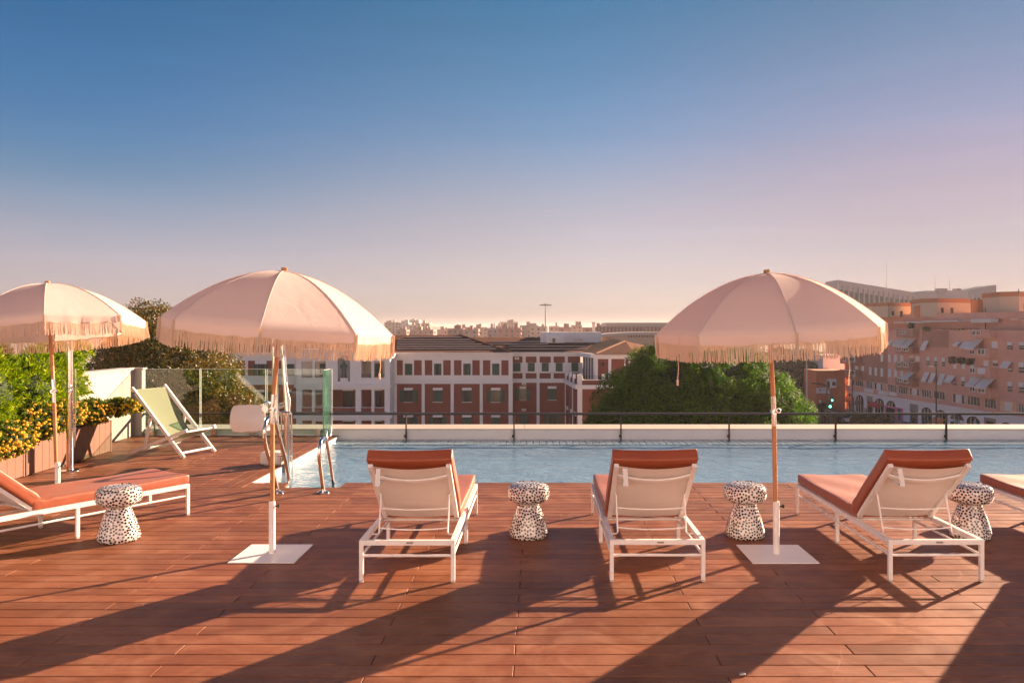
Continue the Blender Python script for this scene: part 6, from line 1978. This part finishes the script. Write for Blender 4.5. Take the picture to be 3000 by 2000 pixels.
# small house half hidden behind the left trees
hs, ho = simple_box('hill_house', 388, 436, 905, 960, 120.0, 8.0, M['far_white'], 'small pale house peeping out behind the tall brown tree', 'building')
a, b = P(386, 905, 119.5), P(438, 902, 119.5)
MB().box(a.x - ho.x, b.x - ho.x, -0.6, 8.5, a.z - ho.z + 0.003, b.z - ho.z).build('roof', M['roof_tile'], hs)
for x in (394, 408, 422):
    p0, p1 = P(x, 925, 119.9), P(x + 7, 916, 119.9)
    MB().box(p0.x - ho.x, p1.x - ho.x, -0.12, 0.05, p0.z - ho.z, p1.z - ho.z).build('window', M['window_dark'], hs)

# ------------------------------------------------------------------ light mast, lamp posts, traffic lights
def mast_at(px, Y, label):
    r = empty('light_mast', tuple(P(px, 0, Y)[:2]) + (GROUND_Z,), 0, label, 'light mast')
    zt_ = P(0, 893, Y).z - GROUND_Z
    MB().tube([(0, 0, 0), (0, 0, zt_)], [0.45, 0.14], 10).build('pole', M['lamp_grey'], r, True)
    MB().lathe([(0.0, zt_ - 0.2), (0.9, zt_ - 0.1), (1.0, zt_ + 0.15), (0.0, zt_ + 0.4)], 12).build('head', M['plate'], r, True)
    for i in range(6):
        a = i * math.pi / 3
        MB().box(1.4 * math.cos(a) * 1.1 - 0.5, 1.4 * math.cos(a) * 1.1 + 0.5, 1.4 * math.sin(a) - 0.4, 1.4 * math.sin(a) + 0.4, zt_ - 0.25, zt_ + 0.1).build('lamp', M['plate'], r)
mast_at(1598, 270.0, 'tall thin floodlight mast above the villa roof')
def lamp_post(px, Y, ytop, m, label, arm=None, arm2=None):
    r = empty('street_lamp', tuple(P(px, 0, Y)[:2]) + (GROUND_Z,), 0, label, 'street lamp', 'street lamps along the avenue')
    zt_ = P(0, ytop, Y).z - GROUND_Z
    MB().tube([(0, 0, 0), (0, 0, zt_)], [0.14, 0.09], 8).build('pole', m, r, True)
    if arm:
        dx, dz = arm
        MB().tube(catmull([(0, 0, zt_ - 0.1), (dx * 0.1, 0, zt_ + dz * 0.6), (dx * 0.45, 0, zt_ + dz * 0.95), (dx, 0, zt_ + dz)], 5), 0.065, 8).build('arm', m, r, True)
        MB().rbox((0.38, 0.16, 0.09), 0.05, (2, 1, 1)).xf(Matrix.Translation((dx * 1.12, 0, zt_ + dz))).build('lamp_head', M['shutter_white'], r, True)
    return r
lamp_post(2363, 112.0, 1062, M['lamp_grey'], 'grey street lamp with curved arm in front of the dark trees', (-1.25, 0.85))
lamp_post(2743, 116.0, 1075, M['lamp_metal'], 'tall dark street lamp in front of the pink apartment block', (-0.65, 0.10))
lamp_post(2497, 118.0, 1025, M['lamp_metal'], 'dark slim lamp post at the far corner of the apartment block', None)
lamp_post(2423, 112.0, 1110, M['lamp_metal'], 'dark slim post in front of the orange brick building', None)
M['green_light'] = plain('green_signal', (0.05, 0.8, 0.4), 0.4)
mg = M['green_light'].node_tree.nodes['Principled BSDF']
mg.inputs['Emission Color'].default_value = (0.10, 1.0, 0.55, 1)
mg.inputs['Emission Strength'].default_value = 2.2
def signal(px, py, Y, label, arm=False):
    c = P(px, py, Y)
    r = empty('traffic_light', (c.x + 0.25, Y, GROUND_Z), 0, label, 'traffic light', 'green traffic lights at the crossing')
    zc = c.z - GROUND_Z
    if arm:
        MB().tube(catmull([(0, 0.15, 0), (0, 0.15, zc + 0.9), (-0.15, 0.15, zc + 2.4), (-0.9, 0.15, zc + 3.4), (-2.2, 0.15, zc + 3.7), (-3.1, 0.15, zc + 3.75)], 5), 0.09, 8).build('pole', M['lamp_metal'], r, True)
    else:
        MB().tube([(0, 0.15, 0), (0, 0.15, zc + 0.6)], 0.08, 8).build('pole', M['lamp_metal'], r, True)
    MB().rbox((0.24, 0.14, 0.62), 0.04, (1, 1, 1)).xf(Matrix.Translation((-0.25, 0, zc + 0.34))).build('housing', M['lamp_metal'], r, True)
    MB().tube([(-0.25, -0.19, zc), (-0.25, -0.141, zc)], 0.19, 14).build('green_lens', M['green_light'], r, True)
    for q in (0.36, 0.72):
        MB().tube([(-0.25, -0.17, zc + q), (-0.25, -0.141, zc + q)], 0.15, 12).build('dark_lens', M['black'], r, True)
signal(2431, 1190, 130.0, 'traffic light showing bright green in front of the orange building', True)
signal(2437, 1172, 160.0, 'farther small traffic light beside the orange wall')

# ------------------------------------------------------------------ street, cars, people
struct(MB().box(30, 74, 100, 420, GROUND_Z + 0.001, GROUND_Z + 0.004).build('road', M['asphalt']))
struct(MB().hexa([(66.5, 118, GROUND_Z + 0.004), (72.6, 118, GROUND_Z + 0.004), (66.9, 176, GROUND_Z + 0.004), (61.5, 176, GROUND_Z + 0.004)], [(66.5, 118, GROUND_Z + 0.13), (72.6, 118, GROUND_Z + 0.13), (66.9, 176, GROUND_Z + 0.13), (61.5, 176, GROUND_Z + 0.13)]).build('pavement', M['pavement']))
def car(px, py, m, label, rz):
    Y = FPX * (EYE - GROUND_Z) / (py - CY)
    g = P(px, py, Y)
    r = empty('parked_car', (g.x, Y, GROUND_Z + 0.005), rz, label, 'car', 'cars on the street')
    def body(p):
        q = p.copy()
        q.z += -0.10 * max(0, abs(q.x) - 1.4) * (q.z > 0)
        return Vector((q.x, q.y, q.z + 0.62))
    MB().rbox((2.1, 0.86, 0.34), 0.16, (6, 2, 2), body).build('body', m, r, True)
    def cab(p):
        t = (p.z + 0.30) / 0.6
        return Vector((p.x * (1 - 0.26 * t) - 0.15, p.y * (1 - 0.14 * t), p.z + 1.20))
    cb_ = MB().rbox((1.25, 0.78, 0.30), 0.08, (4, 2, 2), cab).build('windows', M['window_dark'], r, True)
    MB().rbox((0.86, 0.66, 0.03), 0.02, (2, 2, 1)).xf(Matrix.Translation((-0.15, 0, 1.50))).build('roof', m, r, True)
    for sx in (-1.3, 1.3):
        for sy in (-0.80, 0.80):
            w = MB().tube([(sx, sy - 0.09, 0.31), (sx, sy + 0.09, 0.31)], 0.31, 14).build('wheel', M['black'], r, True)
            MB().tube([(sx, sy - 0.095, 0.31), (sx, sy + 0.095, 0.31)], 0.17, 12).build('rim', M['lamp_grey'], w, True)
    for sy in (-0.55, 0.55):
        MB().box(2.06, 2.115, sy - 0.18, sy + 0.18, 0.60, 0.74).build('headlight', M['shutter_white'], r)
car(2464, 1226, M['car_red'], 'red car at the crossing, seen just under the railing', R_(60))
car(2427, 1224, M['car_white'], 'white car left of the red one, under the railing', R_(75))
car(2478, 1236, M['car_white'], 'pale car below the red one, close to the parapet', R_(62))
car(2508, 1229, M['car_grey'], 'dark grey car right of the red one', R_(70))
def pedestrian(px, py, label, m, h=1.72):
    Y = FPX * (EYE - GROUND_Z) / (py - CY)
    g = P(px, py, Y)
    r = empty('person', (g.x, Y, GROUND_Z + 0.13), random.uniform(0, 6), label, 'person', 'people on the pavement')
    me = bpy.data.meshes.new('body')
    J = [(0, 0, .93, .15), (0, 0, 1.15, .14), (0, 0, 1.38, .16), (0, 0, 1.50, .055), (0, 0, 1.60, .095), (0, 0, 1.70, .085),
         (.20, 0, 1.40, .065), (.25, .02, 1.12, .048), (.25, .10, .88, .035), (-.20, 0, 1.40, .065), (-.25, -.02, 1.12, .048), (-.25, .05, .88, .035),
         (.10, 0, .86, .10), (.11, .10, .48, .07), (.11, .05, .06, .05), (.11, .20, .03, .04), (-.10, 0, .86, .10), (-.11, -.06, .48, .07), (-.11, -.16, .07, .05), (-.11, -.02, .03, .04)]
    Ed = [(0, 1), (1, 2), (2, 3), (3, 4), (4, 5), (2, 6), (6, 7), (7, 8), (2, 9), (9, 10), (10, 11), (0, 12), (12, 13), (13, 14), (14, 15), (0, 16), (16, 17), (17, 18), (18, 19)]
    me.from_pydata([(a * h / 1.75, b * h / 1.75, c * h / 1.75) for a, b, c, d in J], Ed, [])
    o = bpy.data.objects.new('body', me)
    COL.objects.link(o); o.parent = r
    md = o.modifiers.new('skin', 'SKIN')
    for sv, q in zip(me.skin_vertices[0].data, J): sv.radius = (q[3], q[3])
    me.skin_vertices[0].data[0].use_root = True
    ss = o.modifiers.new('sub', 'SUBSURF'); ss.levels = 1; ss.render_levels = 1
    me.materials.append(m)
    MB().rbox((0.098, 0.11, 0.075), 0.06, (2, 2, 2)).xf(Matrix.Translation((0, -0.015, 1.69 * h / 1.75))).build('hair', M['black'], r, True)
pedestrian(2466, 1201, 'person in dark clothes standing by the orange wall', M['clothes'])
pedestrian(2538, 1222, 'person in dark clothes walking along the shop fronts', M['clothes'])
pedestrian(2532, 1221, 'person walking beside another in front of the shops, greyer clothes', M['plate'], 1.66)

# ------------------------------------------------------------------ trees
def tree(name, label, grp, base, trunk_h, blobs, leafmat, coremat, clump_r, n_clump, leaves, L, W, seed, core=0.80, trunk_r=0.5, hemi=-0.4, jit=0.12, spread=0.8, lie=0.5):
    rng = np.random.default_rng(seed)
    root = empty(name, (base[0], base[1], GROUND_Z), 0, label, 'tree', grp)
    org = np.array([base[0], base[1], GROUND_Z])
    ps, ns = [], []
    area = [b[1][0] * b[1][2] for b in blobs]
    cm = MB()
    for (c, r), ar in zip(blobs, area):
        c = np.array(c); r = np.array(r)
        k = max(6, int(n_clump * ar / sum(area)))
        i = np.arange(k) + 0.5
        z = 1 - i / k * (1 - hemi)
        ph = i * 2.39996 + rng.uniform(0, 6)
        d = np.stack([np.sqrt(np.maximum(0, 1 - z * z)) * np.cos(ph), np.sqrt(np.maximum(0, 1 - z * z)) * np.sin(ph), z], 1)
        d += np.clip(rng.normal(0, 0.05, d.shape), -0.07, 0.07)
        d /= np.linalg.norm(d, axis=1, keepdims=True)
        cc = c + d * r * (1 + np.clip(rng.normal(0, jit, (k, 1)), -1.3 * jit, 1.3 * jit))
        per = int(leaves * ar / sum(area) / k)
        for q in range(k):
            cr_ = clump_r * rng.uniform(0.65, 1.35)
            u = rng.normal(0, 1, (per, 3)); u /= np.linalg.norm(u, axis=1, keepdims=True)
            u = u + d[q] * 0.55 + np.array([0, 0, 0.15])
            u /= np.linalg.norm(u, axis=1, keepdims=True)
            rad = cr_ * rng.uniform(0.72, 1.06, (per, 1)) * (1 + 0.16 * np.sin(u[:, :1] * 9 + q) * np.sin(u[:, 2:3] * 8 + 2 * q))
            ps.append(cc[q] + u * rad - org); ns.append(u)
        # lumpy inner mass, shade inside the crown put into its dark colour
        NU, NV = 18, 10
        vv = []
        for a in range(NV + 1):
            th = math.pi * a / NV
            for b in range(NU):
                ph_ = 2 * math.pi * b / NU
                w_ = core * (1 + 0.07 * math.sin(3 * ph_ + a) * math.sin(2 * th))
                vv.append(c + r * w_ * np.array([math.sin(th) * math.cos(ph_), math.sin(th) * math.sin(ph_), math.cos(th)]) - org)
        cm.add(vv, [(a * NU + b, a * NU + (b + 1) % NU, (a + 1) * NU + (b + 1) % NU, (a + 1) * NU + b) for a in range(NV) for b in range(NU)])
    ps, ns = np.concatenate(ps), np.concatenate(ns)
    v, f = leaf_mesh(rng, ps, ns, L, W, 0.1, spread, lie=lie)
    numesh('crown', v, f, leafmat, root)
    cm.build('crown_shade_core', coremat, root, True)
    tr = MB()
    rr = random.Random(seed)
    top = Vector((0, 0, trunk_h))
    tr.tube([(0, 0, 0), (0.1, 0, trunk_h * 0.35), (0.0, 0.1, trunk_h * 0.7), top], [trunk_r * 1.3, trunk_r, trunk_r * 0.8, trunk_r * 0.6], 10)
    for q in range(7):
        c, r = blobs[q % len(blobs)]
        tip = Vector(np.array(c) - org) + Vector((rr.uniform(-.6, .6) * r[0], rr.uniform(-.6, .6) * r[1], rr.uniform(0, .5) * r[2]))
        s0 = Vector((0, 0, trunk_h * rr.uniform(0.6, 0.95)))
        tr.tube([s0, s0.lerp(tip, 0.5) + Vector((0, 0, 0.4)), tip], [trunk_r * 0.45, trunk_r * 0.25, trunk_r * 0.06], 7)
    tr.build('trunk', M['bark'], root, True)
    return root

fx, fy = 12.35, 63.0
tree('ficus_tree', 'huge dark green domed fig tree filling the middle below the right parasol', None, (fx, fy), 8.0,
     [((fx, fy, -8.6), (7.9, 7.6, 9.0)), ((fx - 4.1, fy - 1.5, -8.6), (4.6, 4.4, 4.9)), ((fx + 3.4, fy - 1.5, -7.6), (5.0, 4.6, 5.4)), ((fx - 2.2, fy - 2.5, -6.4), (4.4, 4.0, 4.6))],
     M['ficus_leaf'], M['ficus_core'], 1.0, 430, 260000, 0.17, 0.10, 51, core=0.90, trunk_r=0.9, hemi=-0.2, jit=0.035, spread=0.55, lie=0.85)
ax_ = P(470, 0, 36).x
tree('autumn_tree', 'tall brownish green tree between the two left parasols, highest crown', 'brown tinged trees behind the glass screen', (ax_, 36.0), 11.0,
     [((P(440, 1010, 36).x, 36.0, P(0, 1010, 36).z), (1.35, 1.4, 1.55)), ((P(500, 1090, 36).x, 35.5, P(0, 1090, 36).z), (1.5, 1.5, 1.5)), ((P(380, 1060, 36).x, 36.5, P(0, 1070, 36).z), (1.2, 1.3, 1.5)), ((P(560, 1050, 36).x, 36.5, P(0, 1055, 36).z), (1.0, 1.2, 0.9))],
     M['autumn_leaf'], M['autumn_core'], 0.42, 300, 46000, 0.105, 0.065, 61, core=0.78, trunk_r=0.3, hemi=-0.9, jit=0.10, spread=0.9)
tree('autumn_tree', 'lower brownish tree with orange tips behind the glass, left of the pool lift', 'brown tinged trees behind the glass screen', (P(600, 0, 33).x, 33.0), 9.0,
     [((P(570, 1180, 33).x, 33.0, P(0, 1190, 33).z), (1.35, 1.3, 1.35)), ((P(660, 1190, 33).x, 33.3, P(0, 1215, 33).z), (1.0, 1.1, 1.0)), ((P(610, 1130, 33).x, 33.6, P(0, 1120, 33).z), (0.8, 1.0, 0.7)), ((P(720, 1220, 33).x, 33.3, P(0, 1225, 33).z), (0.55, 0.7, 0.75)), ((P(500, 1220, 33).x, 33.2, P(0, 1230, 33).z), (0.8, 0.9, 0.9))],
     M['autumn_leaf'], M['autumn_core'], 0.36, 260, 40000, 0.098, 0.06, 62, core=0.76, trunk_r=0.25, hemi=-0.95, jit=0.10, spread=0.9)
tree('autumn_tree', 'brownish green tree rising above the villa cornice, right of the tall crown', 'brown tinged trees behind the glass screen', (P(620, 0, 40).x, 40.0), 11.0,
     [((P(625, 1075, 40).x, 40.0, P(0, 1085, 40).z), (0.95, 1.2, 0.9)), ((P(560, 1120, 40).x, 40.0, P(0, 1120, 40).z), (1.2, 1.2, 1.2)), ((P(345, 1120, 40).x, 40.0, P(0, 1110, 40).z), (1.2, 1.2, 1.6))],
     M['autumn_leaf'], M['autumn_core'], 0.42, 150, 22000, 0.11, 0.07, 63, core=0.78, trunk_r=0.3, hemi=-0.9, jit=0.10, spread=0.9)
for i, (px, py, Y, r, lb) in enumerate([(2310, 1075, 195.0, (9.5, 8, 6.5), 'dark leafy tree beyond the fig tree, left of the curved lamp'), (2375, 1085, 205.0, (8.5, 8, 6.2), 'dark leafy tree behind the orange brick building'),
                                        (2250, 1090, 215.0, (8.0, 8, 7.0), 'dim leafy tree mostly behind the right parasol pole'), (2345, 1165, 185.0, (7.5, 6, 6.5), 'lower dark tree between the fig tree and the orange building')]):
    c = P(px, py, Y)
    tree('street_tree', lb, 'dark trees along the avenue', (c.x, Y), 6.0, [((c.x, Y, c.z - r[2] * 0.5), r)], M['far_leaf'], M['ficus_core'], 1.6, 70, 9000, 0.75, 0.5, 70 + i, core=0.85, trunk_r=0.5, hemi=-0.9, jit=0.06)
# hedge-like shrubs in the street bed
for i, (px, py, w) in enumerate([(2395, 1222, 2.2), (2440, 1238, 2.6), (2520, 1238, 2.4), (2575, 1240, 2.6), (2410, 1203, 1.6)]):
    Y = FPX * (EYE - GROUND_Z) / (py - CY)
    c = P(px, py, Y)
    rg = np.random.default_rng(90 + i)
    n = 1500
    d = rg.normal(0, 1, (n, 3)); d /= np.linalg.norm(d, axis=1, keepdims=True); d[:, 2] = np.abs(d[:, 2])
    r = empty('street_shrub', (c.x, Y, GROUND_Z + 0.01), 0, ['loose shrub left of the white car', 'green shrub below the red car', 'green shrub in front of the shop windows', 'shrub in front of the magenta shop front', 'small shrub at the foot of the orange building'][i], 'shrub', 'street bed shrubs')
    v, f = leaf_mesh(rg, d * np.array([w, 1.5, 1.5]) * rg.uniform(0.7, 1.05, (n, 1)), d, 0.3, 0.2)
    numesh('foliage', v, f, M['far_leaf'], r)
    MB().tube([(0, 0, 0), (0, 0, 0.9)], [0.08, 0.03], 6).build('stem', M['bark'], r)

# ------------------------------------------------------------------ evening haze over the city
hz = MB().box(-6100, 6100, -700, 9100, GROUND_Z - 1.5, 31.0)
hm_ = bpy.data.materials.new('evening_haze')
hm_.use_nodes = True
hnt = hm_.node_tree
hnt.nodes.clear()
ho_ = hnt.nodes.new('ShaderNodeOutputMaterial')
hv = hnt.nodes.new('ShaderNodeVolumePrincipled')
hv.inputs['Color'].default_value = (0.80, 0.73, 0.74, 1)
hv.inputs['Density'].default_value = 0.00024
hv.inputs['Anisotropy'].default_value = 0.2
hnt.links.new(hv.outputs[0], ho_.inputs['Volume'])
tag(hz.build('haze', hm_), kind='stuff')
